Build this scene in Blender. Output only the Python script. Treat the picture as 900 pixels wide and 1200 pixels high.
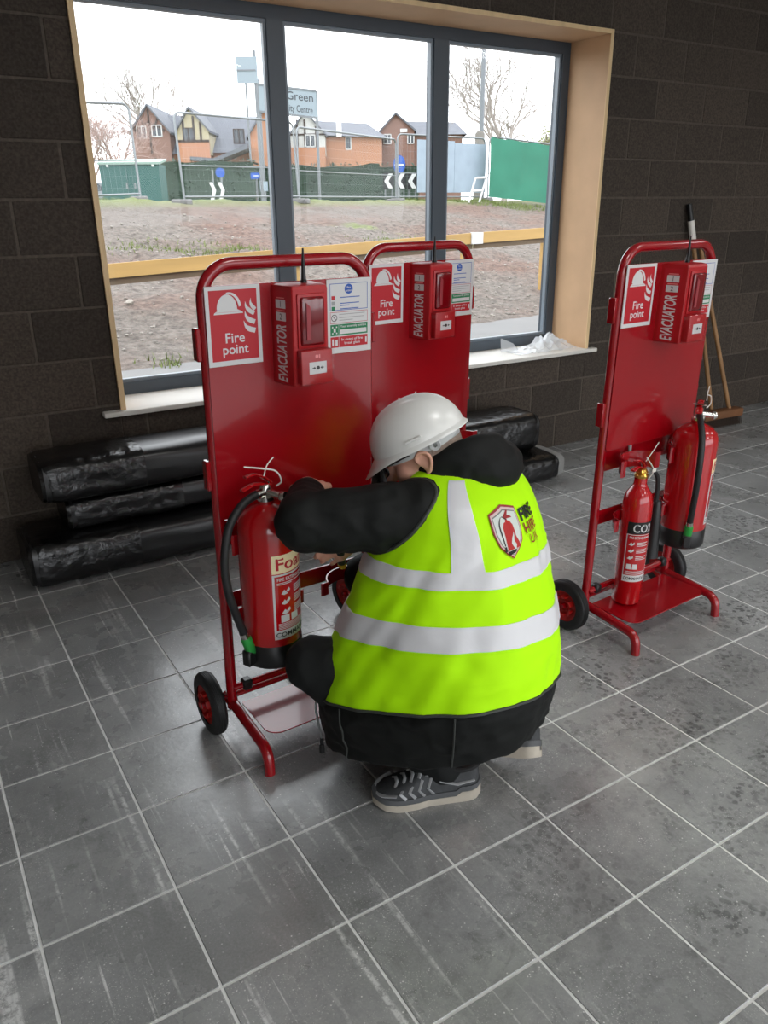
import bpy, bmesh, math, random
from mathutils import Vector, Matrix, noise
from math import sin, cos, pi, radians, sqrt, atan2
random.seed(7)
for o in list(bpy.data.objects): bpy.data.objects.remove(o, do_unlink=True)
scene = bpy.context.scene
COL = scene.collection

# ------------------------------------------------------------------ camera, world, exposure
FPX = 918.0
CAM = Vector((-0.318, -1.185, 1.526))
CR = Vector((0.849, -0.528, -0.009)).normalized()
CF = Vector((0.489, 0.793, -0.362)).normalized()
CU = CR.cross(CF).normalized(); CR = CF.cross(CU).normalized()
cam_d = bpy.data.cameras.new('camera'); cam = bpy.data.objects.new('camera', cam_d); COL.objects.link(cam)
cam_d.sensor_fit = 'VERTICAL'; cam_d.sensor_height = 24.0; cam_d.lens = FPX / 1200.0 * 24.0
cam_d.clip_start = 0.02; cam_d.clip_end = 500
m = Matrix((CR, CU, -CF)).transposed().to_4x4(); m.translation = CAM
cam.matrix_world = m
scene.camera = cam
def at(u, v, d):
    return CAM + CF * d + CR * ((u - 450) / FPX * d) + CU * (-(v - 600) / FPX * d)

world = bpy.data.worlds.new('overcast_sky'); scene.world = world; world.use_nodes = True
bgn = world.node_tree.nodes['Background']
bgn.inputs[0].default_value = (0.93, 0.96, 1.0, 1); bgn.inputs[1].default_value = 2.6
scene.view_settings.view_transform = 'Standard'; scene.view_settings.look = 'None'
scene.view_settings.gamma = 1.0; scene.view_settings.exposure = 0.62
scene.view_settings.use_curve_mapping = False

# ------------------------------------------------------------------ materials
def lin(c):
    r = []
    for x in c[:3]:
        x = x / 255.0
        r.append(x / 12.92 if x <= 0.04045 else ((x + 0.055) / 1.055) ** 2.4)
    return (r[0], r[1], r[2], 1.0)
MATS = {}
def mat(name, col, rough=0.5, metal=0.0, spec=0.5, coat=0.0, var=None, bump=None, stretch=None, alpha=None, sheen=0.0):
    """var=(scale, amount) lightens and darkens by noise; bump=(scale, strength)"""
    if name in MATS: return MATS[name]
    m = bpy.data.materials.new(name); m.use_nodes = True
    nt = m.node_tree; b = nt.nodes['Principled BSDF']
    c = lin(col)
    b.inputs['Base Color'].default_value = c
    b.inputs['Roughness'].default_value = rough; b.inputs['Metallic'].default_value = metal
    b.inputs['Specular IOR Level'].default_value = spec
    if coat: b.inputs['Coat Weight'].default_value = coat; b.inputs['Coat Roughness'].default_value = 0.06; b.inputs['Coat IOR'].default_value = 1.5
    if sheen: b.inputs['Sheen Weight'].default_value = sheen
    tc = None
    if var or bump:
        tc = nt.nodes.new('ShaderNodeTexCoord'); mp = nt.nodes.new('ShaderNodeMapping')
        nt.links.new(tc.outputs['Object'], mp.inputs[0])
        if stretch: mp.inputs['Scale'].default_value = stretch
    if var:
        n = nt.nodes.new('ShaderNodeTexNoise'); n.inputs['Scale'].default_value = var[0]; n.inputs['Detail'].default_value = 5
        nt.links.new(mp.outputs[0], n.inputs['Vector'])
        r = nt.nodes.new('ShaderNodeValToRGB')
        k = var[1]
        r.color_ramp.elements[0].position = 0.3; r.color_ramp.elements[1].position = 0.7
        r.color_ramp.elements[0].color = tuple(max(0, x * (1 - k)) for x in c[:3]) + (1,)
        r.color_ramp.elements[1].color = tuple(min(1, x * (1 + k)) for x in c[:3]) + (1,)
        nt.links.new(n.outputs['Fac'], r.inputs[0]); nt.links.new(r.outputs[0], b.inputs['Base Color'])
    if bump:
        n2 = nt.nodes.new('ShaderNodeTexNoise'); n2.inputs['Scale'].default_value = bump[0]; n2.inputs['Detail'].default_value = 4
        nt.links.new(mp.outputs[0], n2.inputs['Vector'])
        bp = nt.nodes.new('ShaderNodeBump'); bp.inputs['Strength'].default_value = bump[1]; bp.inputs['Distance'].default_value = 0.01
        nt.links.new(n2.outputs['Fac'], bp.inputs['Height']); nt.links.new(bp.outputs[0], b.inputs['Normal'])
    if alpha is not None: b.inputs['Alpha'].default_value = alpha
    MATS[name] = m
    return m

def tile_material():
    m = bpy.data.materials.new('dusty_grey_porcelain'); m.use_nodes = True
    nt = m.node_tree; N = nt.nodes; L = nt.links; b = N['Principled BSDF']
    g = N.new('ShaderNodeNewGeometry'); oi = N.new('ShaderNodeObjectInfo')
    def noise_(scale, detail=5, rough=0.55, st=None, rot=0.0, dist=0.0):
        mp = N.new('ShaderNodeMapping'); L.new(g.outputs['Position'], mp.inputs[0])
        if st: mp.inputs['Scale'].default_value = st
        mp.inputs['Rotation'].default_value = (0, 0, rot)
        n = N.new('ShaderNodeTexNoise'); n.inputs['Scale'].default_value = scale; n.inputs['Detail'].default_value = detail
        n.inputs['Roughness'].default_value = rough; n.inputs['Distortion'].default_value = dist
        L.new(mp.outputs[0], n.inputs['Vector']); return n.outputs['Fac']
    def vor(scale, feature='F1', rnd=1.0):
        n = N.new('ShaderNodeTexVoronoi'); n.inputs['Scale'].default_value = scale; n.feature = feature
        n.inputs['Randomness'].default_value = rnd
        L.new(g.outputs['Position'], n.inputs['Vector']); return n.outputs['Distance']
    def ramp(x, a, b_, va=0.0, vb=1.0):
        r = N.new('ShaderNodeMapRange'); r.inputs[1].default_value = a; r.inputs[2].default_value = b_
        r.inputs[3].default_value = va; r.inputs[4].default_value = vb; L.new(x, r.inputs[0]); return r.outputs[0]
    def mul(x, y):
        r = N.new('ShaderNodeMath'); r.operation = 'MULTIPLY'; L.new(x, r.inputs[0])
        if isinstance(y, float): r.inputs[1].default_value = y
        else: L.new(y, r.inputs[1])
        return r.outputs[0]
    def mix(fac, a, col):
        r = N.new('ShaderNodeMix'); r.data_type = 'RGBA'; L.new(fac, r.inputs[0]); L.new(a, r.inputs[6]); r.inputs[7].default_value = lin(col); return r.outputs[2]
    base = N.new('ShaderNodeMix'); base.data_type = 'RGBA'
    base.inputs[6].default_value = lin((120, 121, 121)); base.inputs[7].default_value = lin((158, 160, 160))
    L.new(ramp(noise_(2.2, 6, 0.6), 0.3, 0.7), base.inputs[0])
    c = base.outputs[2]
    # tone of each tile
    tn = N.new('ShaderNodeMix'); tn.data_type = 'RGBA'; tn.blend_type = 'MULTIPLY'; tn.inputs[0].default_value = 1
    L.new(c, tn.inputs[6]); L.new(ramp(oi.outputs['Random'], 0, 1, 0.86, 1.1), tn.inputs[7]); c = tn.outputs[2]
    sx = N.new('ShaderNodeSeparateXYZ'); L.new(g.outputs['Position'], sx.inputs[0])
    left = ramp(sx.outputs[0], 0.95, 0.25); right = ramp(sx.outputs[0], 0.4, 1.2)
    # fine grain of the glaze
    c = mix(mul(ramp(noise_(160.0, 4, 0.7), 0.40, 0.75), 0.22), c, (196, 197, 196))
    c = mix(mul(ramp(noise_(34.0, 6, 0.75), 0.50, 0.70), 0.22), c, (84, 85, 86))
    # muddy shoe treads: small broken cells
    wob = N.new('ShaderNodeVectorMath'); wob.operation = 'MULTIPLY_ADD'
    nzv = N.new('ShaderNodeTexNoise'); nzv.inputs['Scale'].default_value = 26.0; nzv.inputs['Detail'].default_value = 3; L.new(g.outputs['Position'], nzv.inputs['Vector'])
    L.new(nzv.outputs['Color'], wob.inputs[0]); wob.inputs[1].default_value = (.03, .03, 0); L.new(g.outputs['Position'], wob.inputs[2])
    vt = N.new('ShaderNodeTexVoronoi'); vt.inputs['Scale'].default_value = 52.0; L.new(wob.outputs[0], vt.inputs['Vector'])
    tread = mul(ramp(vt.outputs['Distance'], 0.52, 0.34), ramp(noise_(3.6, 5, 0.65, dist=0.6), 0.47, 0.60))
    c = mix(mul(mul(tread, right), 0.8), c, (78, 79, 80))
    c = mix(mul(ramp(noise_(5.0, 8, 0.75, dist=1.5), 0.54, 0.68), 0.5), c, (90, 90, 90))
    # pale dust: broad bloom, then chalky smears
    c = mix(mul(ramp(noise_(1.3, 9, 0.75, dist=0.8), 0.50, 0.78), 0.62), c, (200, 201, 199))
    sm = mul(ramp(noise_(7.0, 8, 0.8, st=(1.6, 0.7, 1.0), dist=2.0), 0.57, 0.70), ramp(noise_(70.0, 3, 0.7), 0.40, 0.60))
    c = mix(mul(sm, 0.55), c, (206, 207, 205))
    # streaks dragged along the floor
    chalk = ramp(noise_(55.0, 5, 0.8), 0.40, 0.55)
    st = mul(mul(ramp(noise_(1.0, 2, 0.5, st=(30.0, 1.1, 1.0), rot=0.06), 0.58, 0.66), ramp(noise_(2.6, 3, 0.5), 0.42, 0.52)), chalk)
    c = mix(mul(mul(st, left), 0.85), c, (224, 225, 224))
    st2 = mul(mul(ramp(noise_(1.0, 2, 0.5, st=(85.0, 2.2, 1.0), rot=0.05), 0.66, 0.72), ramp(noise_(3.3, 3, 0.5), 0.45, 0.55)), chalk)
    c = mix(mul(mul(st2, left), 0.9), c, (232, 232, 231))
    # grit of uneven size
    g1 = mul(ramp(vor(80.0), 0.17, 0.09), ramp(noise_(9.0, 5, 0.7), 0.47, 0.56))
    g2 = mul(ramp(vor(190.0), 0.24, 0.12), ramp(noise_(4.0, 5, 0.7), 0.46, 0.58))
    c = mix(mul(g1, 0.85), c, (240, 240, 238)); c = mix(mul(g2, 0.7), c, (225, 225, 222))
    L.new(c, b.inputs['Base Color'])
    L.new(ramp(noise_(3.0, 6, 0.6), 0.3, 0.7, 0.17, 0.38), b.inputs['Roughness'])
    b.inputs['Specular IOR Level'].default_value = 0.95
    bp = N.new('ShaderNodeBump'); bp.inputs['Strength'].default_value = 0.12; bp.inputs['Distance'].default_value = 0.004
    L.new(noise_(60.0, 4), bp.inputs['Height']); L.new(bp.outputs[0], b.inputs['Normal'])
    return m

def block_material():
    m = bpy.data.materials.new('dense_concrete_block'); m.use_nodes = True
    nt = m.node_tree; N = nt.nodes; L = nt.links; b = N['Principled BSDF']
    g = N.new('ShaderNodeNewGeometry'); oi = N.new('ShaderNodeObjectInfo')
    n = N.new('ShaderNodeTexNoise'); n.inputs['Scale'].default_value = 90; n.inputs['Detail'].default_value = 3; L.new(g.outputs['Position'], n.inputs['Vector'])
    r = N.new('ShaderNodeValToRGB'); r.color_ramp.elements[0].position = 0.35; r.color_ramp.elements[1].position = 0.75
    r.color_ramp.elements[0].color = lin((56, 48, 41)); r.color_ramp.elements[1].color = lin((80, 71, 62))
    L.new(n.outputs['Fac'], r.inputs[0])
    t = N.new('ShaderNodeMapRange'); t.inputs[3].default_value = 0.68; t.inputs[4].default_value = 1.2; L.new(oi.outputs['Random'], t.inputs[0])
    mx = N.new('ShaderNodeMix'); mx.data_type = 'RGBA'; mx.blend_type = 'MULTIPLY'; mx.inputs[0].default_value = 1
    L.new(r.outputs[0], mx.inputs[6]); L.new(t.outputs[0], mx.inputs[7]); L.new(mx.outputs[2], b.inputs['Base Color'])
    b.inputs['Roughness'].default_value = 0.92
    bp = N.new('ShaderNodeBump'); bp.inputs['Strength'].default_value = 0.5; bp.inputs['Distance'].default_value = 0.006
    L.new(n.outputs['Fac'], bp.inputs['Height']); L.new(bp.outputs[0], b.inputs['Normal'])
    return m

def glass_material(name, tint=(1, 1, 1), gloss=0.06):
    m = bpy.data.materials.new(name); m.use_nodes = True
    nt = m.node_tree; nt.nodes.clear(); N = nt.nodes; L = nt.links
    o = N.new('ShaderNodeOutputMaterial'); t = N.new('ShaderNodeBsdfTransparent'); t.inputs[0].default_value = (*tint, 1)
    g = N.new('ShaderNodeBsdfGlossy'); g.inputs['Roughness'].default_value = 0.02
    mx = N.new('ShaderNodeMixShader'); mx.inputs[0].default_value = gloss
    L.new(t.outputs[0], mx.inputs[1]); L.new(g.outputs[0], mx.inputs[2]); L.new(mx.outputs[0], o.inputs[0])
    return m

def mud_material():
    m = bpy.data.materials.new('churned_mud'); m.use_nodes = True
    nt = m.node_tree; N = nt.nodes; L = nt.links; b = N['Principled BSDF']
    g = N.new('ShaderNodeNewGeometry')
    def nz(s, d=6, r=0.6):
        n = N.new('ShaderNodeTexNoise'); n.inputs['Scale'].default_value = s; n.inputs['Detail'].default_value = d; n.inputs['Roughness'].default_value = r
        L.new(g.outputs['Position'], n.inputs['Vector']); return n.outputs['Fac']
    def rp(x, a, b_, ca, cb):
        r = N.new('ShaderNodeValToRGB'); r.color_ramp.elements[0].position = a; r.color_ramp.elements[1].position = b_
        r.color_ramp.elements[0].color = lin(ca); r.color_ramp.elements[1].color = lin(cb); L.new(x, r.inputs[0]); return r.outputs[0]
    c = rp(nz(9, 8, 0.75), 0.32, 0.66, (66, 59, 53), (128, 119, 111))
    red = rp(nz(0.35, 3), 0.45, 0.62, (255, 255, 255), (255, 226, 218))
    mx = N.new('ShaderNodeMix'); mx.data_type = 'RGBA'; mx.blend_type = 'MULTIPLY'; mx.inputs[0].default_value = 1
    L.new(c, mx.inputs[6]); L.new(red, mx.inputs[7])
    # grass patches
    gm = N.new('ShaderNodeMapRange'); gm.inputs[1].default_value = 0.63; gm.inputs[2].default_value = 0.72; L.new(nz(0.5, 5, 0.6), gm.inputs[0])
    sx = N.new('ShaderNodeSeparateXYZ'); L.new(g.outputs['Position'], sx.inputs[0])
    up = N.new('ShaderNodeMapRange'); up.inputs[1].default_value = 1.54; up.inputs[2].default_value = 1.74; L.new(sx.outputs[2], up.inputs[0])
    mxv = N.new('ShaderNodeMath'); mxv.operation = 'MAXIMUM'; L.new(gm.outputs[0], mxv.inputs[0]); L.new(up.outputs[0], mxv.inputs[1])
    far = N.new('ShaderNodeMapRange'); far.inputs[1].default_value = 11.0; far.inputs[2].default_value = 14.0; L.new(sx.outputs[1], far.inputs[0])
    fm = N.new('ShaderNodeMath'); fm.operation = 'MULTIPLY'; L.new(mxv.outputs[0], fm.inputs[0]); L.new(far.outputs[0], fm.inputs[1])
    m2 = N.new('ShaderNodeMix'); m2.data_type = 'RGBA'; L.new(fm.outputs[0], m2.inputs[0]); L.new(mx.outputs[2], m2.inputs[6])
    L.new(rp(nz(14, 4), 0.3, 0.7, (88, 98, 56), (122, 130, 82)), m2.inputs[7])
    L.new(m2.outputs[2], b.inputs['Base Color']); b.inputs['Roughness'].default_value = 0.95
    bp = N.new('ShaderNodeBump'); bp.inputs['Strength'].default_value = 0.9; bp.inputs['Distance'].default_value = 0.08
    L.new(nz(6, 8, 0.7), bp.inputs['Height']); L.new(bp.outputs[0], b.inputs['Normal'])
    return m

def brick_material(name, c1, c2, mortar):
    m = bpy.data.materials.new(name); m.use_nodes = True
    nt = m.node_tree; N = nt.nodes; L = nt.links; b = N['Principled BSDF']
    tc = N.new('ShaderNodeTexCoord'); mp = N.new('ShaderNodeMapping'); mp.inputs['Rotation'].default_value = (radians(90), 0, 0)
    L.new(tc.outputs['Object'], mp.inputs[0])
    br = N.new('ShaderNodeTexBrick'); br.inputs['Scale'].default_value = 4.4
    br.inputs['Color1'].default_value = lin(c1); br.inputs['Color2'].default_value = lin(c2); br.inputs['Mortar'].default_value = lin(mortar)
    L.new(mp.outputs[0], br.inputs['Vector']); L.new(br.outputs['Color'], b.inputs['Base Color']); b.inputs['Roughness'].default_value = 0.9
    return m

RED = mat('red_gloss_paint', (146, 3, 16), 0.24, coat=0.5, bump=(40, 0.03))
REDX = mat('red_extinguisher_paint', (176, 10, 18), 0.22, coat=0.6)
REDP = mat('red_moulded_plastic', (168, 14, 22), 0.4)
REDPRINT = mat('red_print', (178, 14, 30), 0.45)
DKRED = mat('dark_red_lens', (110, 5, 14), 0.15, coat=0.4)
WHITEP = mat('white_print', (205, 205, 205), 0.45)
CREAM = mat('cream_print', (240, 222, 178), 0.4)
BLACKP = mat('black_print', (18, 18, 20), 0.5)
BLUEP = mat('blue_print', (28, 78, 165), 0.45)
GREENP = mat('green_print', (16, 118, 72), 0.45)
BLACKRUB = mat('black_rubber', (26, 26, 27), 0.55, bump=(120, 0.1))
BLACKPL = mat('black_plastic', (22, 22, 23), 0.4)
GREENPL = mat('green_plastic', (40, 150, 62), 0.4)
CHROME = mat('worn_chrome', (200, 198, 192), 0.22, metal=1.0)
STEEL = mat('galvanised_steel', (128, 132, 134), 0.5, metal=0.8)
BRASS = mat('brass', (214, 172, 84), 0.28, metal=1.0)
HUBRED = mat('red_wheel_hub', (176, 24, 20), 0.45)
TAGW = mat('white_tag_plastic', (226, 222, 214), 0.5)
GREYPL = mat('grey_plastic', (150, 152, 152), 0.45)
TILE = tile_material(); BLOCK = block_material(); MUD = mud_material()
GROUT = mat('pale_grout', (232, 233, 231), 0.85, var=(30, 0.12))
MORTAR = mat('grey_mortar', (84, 76, 68), 0.95, var=(60, 0.2), bump=(90, 0.4))
FRAME = mat('slate_grey_powder_coat', (66, 76, 86), 0.38)
MDF = mat('pale_mdf_lining', (205, 168, 130), 0.6, var=(6, 0.06))
MDFEDGE = mat('raw_pine_edge', (226, 196, 150), 0.6, var=(20, 0.1), stretch=(1, 1, 0.1))
SILLM = mat('white_primed_sill', (222, 219, 212), 0.5, var=(5, 0.04))
GLASS = glass_material('window_glass', (0.985, 0.99, 0.99), 0.010)
BLKWRAP = mat('black_stretch_wrap', (12, 12, 13), 0.26, spec=0.6, var=(9, 0.4), bump=(26, 0.7))
BLKSHEET = mat('black_smooth_sheet', (16, 16, 18), 0.32, spec=0.6, bump=(4, 0.15))

# ------------------------------------------------------------------ mesh helpers
class MB:
    def __init__(self, M=None): self.v = []; self.f = []; self.M = M
    def _add(self, vs, fs):
        k = len(self.v)
        for p in vs:
            p = Vector(p)
            if self.M is not None: p = self.M @ p
            self.v.append(p)
        self.f += [tuple(i + k for i in q) for q in fs]
        return self
    def box(self, c, s, R=None):
        vs = []
        for x in (-.5, .5):
            for y in (-.5, .5):
                for z in (-.5, .5):
                    p = Vector((x * s[0], y * s[1], z * s[2]))
                    if R is not None: p = R @ p
                    vs.append(Vector(c) + p)
        return self._add(vs, [(0, 1, 3, 2), (4, 6, 7, 5), (0, 4, 5, 1), (2, 3, 7, 6), (0, 2, 6, 4), (1, 5, 7, 3)])
    def bounds(self, x0, x1, y0, y1, z0, z1):
        return self.box(((x0 + x1) / 2, (y0 + y1) / 2, (z0 + z1) / 2), (x1 - x0, y1 - y0, z1 - z0))
    def rbox(self, c, s, r, seg=2, R=None):
        bm = bmesh.new(); bmesh.ops.create_cube(bm, size=1)
        for v in bm.verts: v.co = Vector((v.co.x * s[0], v.co.y * s[1], v.co.z * s[2]))
        bmesh.ops.bevel(bm, geom=list(bm.edges), offset=r, segments=seg, affect='EDGES', profile=0.5)
        bm.verts.index_update()
        vs = [Vector(c) + (R @ v.co if R is not None else v.co) for v in bm.verts]
        fs = [tuple(v.index for v in f.verts) for f in bm.faces]; bm.free()
        return self._add(vs, fs)
    def tube(self, pts, r, n=10, cap=True, sq=None, up=None):
        pts = [Vector(p) for p in pts]; k = len(pts)
        rs = r if isinstance(r, (list, tuple)) else [r] * k
        tg = []
        for i in range(k):
            t = pts[min(i + 1, k - 1)] - pts[max(i - 1, 0)]
            tg.append(t.normalized() if t.length > 1e-9 else Vector((0, 0, 1)))
        ref = Vector(up) if up else (Vector((0, 0, 1)) if abs(tg[0].z) < 0.9 else Vector((1, 0, 0)))
        a = (ref - tg[0] * ref.dot(tg[0])).normalized()
        vs = []
        for i in range(k):
            a = (a - tg[i] * a.dot(tg[i]))
            a = a.normalized() if a.length > 1e-6 else tg[i].orthogonal().normalized()
            b = tg[i].cross(a)
            ra = rs[i]; rb = ra
            if isinstance(ra, (tuple, list)): ra, rb = ra
            elif sq: rb = ra * sq
            for j in range(n):
                t = 2 * pi * j / n
                vs.append(pts[i] + a * (ra * cos(t)) + b * (rb * sin(t)))
        fs = []
        for i in range(k - 1):
            for j in range(n):
                fs.append((i * n + j, i * n + (j + 1) % n, (i + 1) * n + (j + 1) % n, (i + 1) * n + j))
        if cap: fs += [tuple(range(n))[::-1], tuple(range((k - 1) * n, k * n))]
        return self._add(vs, fs)
    def cap_tube(self, p, q, ra, rb, n=14):
        """round-ended tapered limb"""
        p = Vector(p); q = Vector(q); d = (q - p).normalized(); pts = []; rs = []
        for i in range(5):
            t = pi / 2 * i / 4; pts.append(p - d * ra * cos(t)); rs.append(max(ra * sin(t), 1e-4))
        for i in range(5):
            t = pi / 2 * i / 4; pts.append(q + d * rb * sin(t)); rs.append(max(rb * cos(t), 1e-4))
        return self.tube(pts, rs, n)
    def chain(self, pts, rs, n=14):
        for i in range(len(pts) - 1): self.cap_tube(pts[i], pts[i + 1], rs[i], rs[i + 1], n)
        return self
    def ell(self, c, s, R=None, n=20, m_=12):
        vs = [Vector((0, 0, 1))]
        for i in range(1, m_):
            for j in range(n):
                t = pi * i / m_; a = 2 * pi * j / n; vs.append(Vector((sin(t) * cos(a), sin(t) * sin(a), cos(t))))
        vs.append(Vector((0, 0, -1)))
        out = []
        for p in vs:
            p = Vector((p.x * s[0], p.y * s[1], p.z * s[2]))
            if R is not None: p = R @ p
            out.append(Vector(c) + p)
        fs = [(0, 1 + j, 1 + (j + 1) % n) for j in range(n)]
        for i in range(m_ - 2):
            for j in range(n):
                a = 1 + i * n + j; b = 1 + i * n + (j + 1) % n; fs.append((a, a + n, b + n, b))
        e = 1 + (m_ - 1) * n; l = 1 + (m_ - 2) * n
        fs += [(e, l + (j + 1) % n, l + j) for j in range(n)]
        return self._add(out, fs)
    def lathe(self, prof, n=32, M=None, a0=0.0, a1=2 * pi):
        full = abs(a1 - a0 - 2 * pi) < 1e-6; k = n if full else n + 1
        vs = []
        for (r, z) in prof:
            for j in range(k):
                t = a0 + (a1 - a0) * j / n; p = Vector((r * cos(t), r * sin(t), z))
                vs.append(M @ p if M is not None else p)
        fs = []
        for i in range(len(prof) - 1):
            for j in range(n):
                j2 = (j + 1) % k
                fs.append((i * k + j, i * k + j2, (i + 1) * k + j2, (i + 1) * k + j))
        return self._add(vs, fs)
    def prism(self, poly, t, M=None):
        """poly in local XY, extruded from z=0 to z=t"""
        n = len(poly); vs = []
        for z in (0, t):
            for (x, y) in poly:
                p = Vector((x, y, z)); vs.append(M @ p if M is not None else p)
        fs = [tuple(range(n))[::-1], tuple(range(n, 2 * n))] + [(i, (i + 1) % n, (i + 1) % n + n, i + n) for i in range(n)]
        return self._add(vs, fs)
    def grid(self, P):
        """P: rows of points"""
        h = len(P); w = len(P[0])
        return self._add([p for r in P for p in r], [(i * w + j, i * w + j + 1, (i + 1) * w + j + 1, (i + 1) * w + j) for i in range(h - 1) for j in range(w - 1)])
    def mesh(self, name, ang=40, recalc=True, weld=False):
        me = bpy.data.meshes.new(name); me.from_pydata([tuple(p) for p in self.v], [], self.f)
        if recalc or weld:
            bm = bmesh.new(); bm.from_mesh(me)
            if weld: bmesh.ops.remove_doubles(bm, verts=bm.verts, dist=1e-5)
            if recalc: bmesh.ops.recalc_face_normals(bm, faces=bm.faces)
            bm.to_mesh(me); bm.free()
        if ang:
            me.shade_smooth(); me.set_sharp_from_angle(angle=radians(ang))
        me.update()
        return me
    def build(self, name, m, parent=None, ang=40, **k):
        return link(name, self.mesh(name, ang, **k), m, parent)

def link(name, me, m, parent=None):
    if m is not None and not me.materials: me.materials.append(m)
    o = bpy.data.objects.new(name, me); COL.objects.link(o)
    if parent is not None: o.parent = parent
    return o
def tag(o, label=None, cat=None, group=None, kind=None):
    if label: o['label'] = label
    if cat: o['category'] = cat
    if group: o['group'] = group
    if kind: o['kind'] = kind
    return o
def empty(name, loc=(0, 0, 0), rz=0.0, label=None, cat=None, group=None, kind=None):
    o = bpy.data.objects.new(name, None); COL.objects.link(o); o.location = loc; o.rotation_euler = (0, 0, rz)
    o.empty_display_size = 0.1
    return tag(o, label, cat, group, kind)
def copy_tree(o, parent=None):
    c = o.copy(); COL.objects.link(c)
    if parent is not None: c.parent = parent
    for ch in list(o.children): copy_tree(ch, c)
    return c
def fillet(pts, r, n=8):
    pts = [Vector(p) for p in pts]; out = [pts[0]]
    for i in range(1, len(pts) - 1):
        a = (pts[i - 1] - pts[i]); b = (pts[i + 1] - pts[i]); la, lb = a.length, b.length; a.normalize(); b.normalize()
        ang = a.angle(b); rr = r[i - 1] if isinstance(r, (list, tuple)) else r
        d = min(rr / math.tan(ang / 2), la * 0.49, lb * 0.49); rr = d * math.tan(ang / 2)
        cdir = (a + b).normalized(); c = pts[i] + cdir * (rr / sin(ang / 2))
        s = pts[i] + a * d; e = pts[i] + b * d
        u = s - c; w = e - c; tot = u.angle(w)
        for k in range(n + 1):
            t = k / n; out.append(c + (u * sin((1 - t) * tot) + w * sin(t * tot)) / sin(tot))
    out.append(pts[-1]); return out
def spline(pts, n=8):
    pts = [Vector(p) for p in pts]; out = []
    P = [pts[0] * 2 - pts[1]] + pts + [pts[-1] * 2 - pts[-2]]
    for i in range(1, len(P) - 2):
        a, b, c, d = P[i - 1], P[i], P[i + 1], P[i + 2]
        for k in range(n):
            t = k / n
            out.append(0.5 * ((2 * b) + (c - a) * t + (2 * a - 5 * b + 4 * c - d) * t * t + (3 * b - a - 3 * c + d) * t ** 3))
    out.append(pts[-1]); return out
def interp(tab, x):
    if x <= tab[0][0]: return tab[0][1]
    for i in range(len(tab) - 1):
        if x <= tab[i + 1][0]:
            t = (x - tab[i][0]) / (tab[i + 1][0] - tab[i][0]); t = t * t * (3 - 2 * t)
            a, b = tab[i][1], tab[i + 1][1]
            return a + (b - a) * t
    return tab[-1][1]
_tc = {}
def text2d(s, bold=0.0, shear=0.0, extr=0.0):
    """flat triangles of a word, centred on 0, cap height about 1"""
    key = (s, bold, shear)
    if key not in _tc:
        cu = bpy.data.curves.new('t', 'FONT'); cu.body = s; cu.align_x = 'CENTER'; cu.size = 1.0; cu.offset = bold; cu.shear = shear
        cu.resolution_u = 3; cu.space_line = 1.05
        o = bpy.data.objects.new('t', cu); COL.objects.link(o)
        dg = bpy.context.evaluated_depsgraph_get(); me = bpy.data.meshes.new_from_object(o.evaluated_get(dg))
        vs = [v.co.copy() for v in me.vertices]; fs = [tuple(p.vertices) for p in me.polygons]
        bpy.data.objects.remove(o, do_unlink=True); bpy.data.curves.remove(cu); bpy.data.meshes.remove(me)
        x0 = min(v.x for v in vs); x1 = max(v.x for v in vs); y0 = min(v.y for v in vs); y1 = max(v.y for v in vs)
        vs = [Vector((v.x - (x0 + x1) / 2, v.y - (y0 + y1) / 2, 0)) for v in vs]
        _tc[key] = (vs, fs, x1 - x0, y1 - y0)
    return _tc[key]
def put_text(mb, s, fn, w=None, h=None, bold=0.0, shear=0.0):
    """fn maps flat (x, y) in metres to a 3D point; the word is fitted to w x h"""
    vs, fs, W, H = text2d(s, bold, shear)
    sx = w / W if w else h / H; sy = h / H if h else sx
    k = len(mb.v); mb.v += [Vector(fn(v.x * sx, v.y * sy)) for v in vs]; mb.f += [tuple(i + k for i in q) for q in fs]
def put_poly(mb, poly, fn):
    k = len(mb.v); mb.v += [Vector(fn(x, y)) for x, y in poly]; mb.f.append(tuple(range(k, k + len(poly))))
def put_rect(mb, x0, x1, y0, y1, fn, nx=1, ny=1):
    mb.grid([[fn(x0 + (x1 - x0) * i / nx, y0 + (y1 - y0) * j / ny) for i in range(nx + 1)] for j in range(ny + 1)])
def circ(cx, cy, r, n=20): return [(cx + r * cos(2 * pi * i / n), cy + r * sin(2 * pi * i / n)) for i in range(n)]
def remesh(name, mb, voxel, smooth=4, factor=0.5):
    me = mb.mesh(name + '_src', ang=0); o = bpy.data.objects.new('tmp', me); COL.objects.link(o)
    r = o.modifiers.new('r', 'REMESH'); r.mode = 'VOXEL'; r.voxel_size = voxel
    s = o.modifiers.new('s', 'SMOOTH'); s.iterations = smooth; s.factor = factor
    dg = bpy.context.evaluated_depsgraph_get(); out = bpy.data.meshes.new_from_object(o.evaluated_get(dg)); out.name = name
    bpy.data.objects.remove(o, do_unlink=True); bpy.data.meshes.remove(me)
    out.shade_smooth(); return out
def wrinkle(me, amp, freq, axis=None, seed=0.0, where=None):
    """push a cloth surface in and out along its normals"""
    ns = [v.normal.copy() for v in me.vertices]
    for v, n in zip(me.vertices, ns):
        p = v.co; q = Vector((p.x * freq[0], p.y * freq[1], p.z * freq[2] + seed))
        a = noise.noise(q); b = noise.noise(q * 2.1 + Vector((5, 1, 2)))
        k = 1 - abs(a) * 2.2
        v.co = p + n * amp * (0.8 * k + 0.5 * b) * (where(p) if where else 1)
    me.update()
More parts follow.
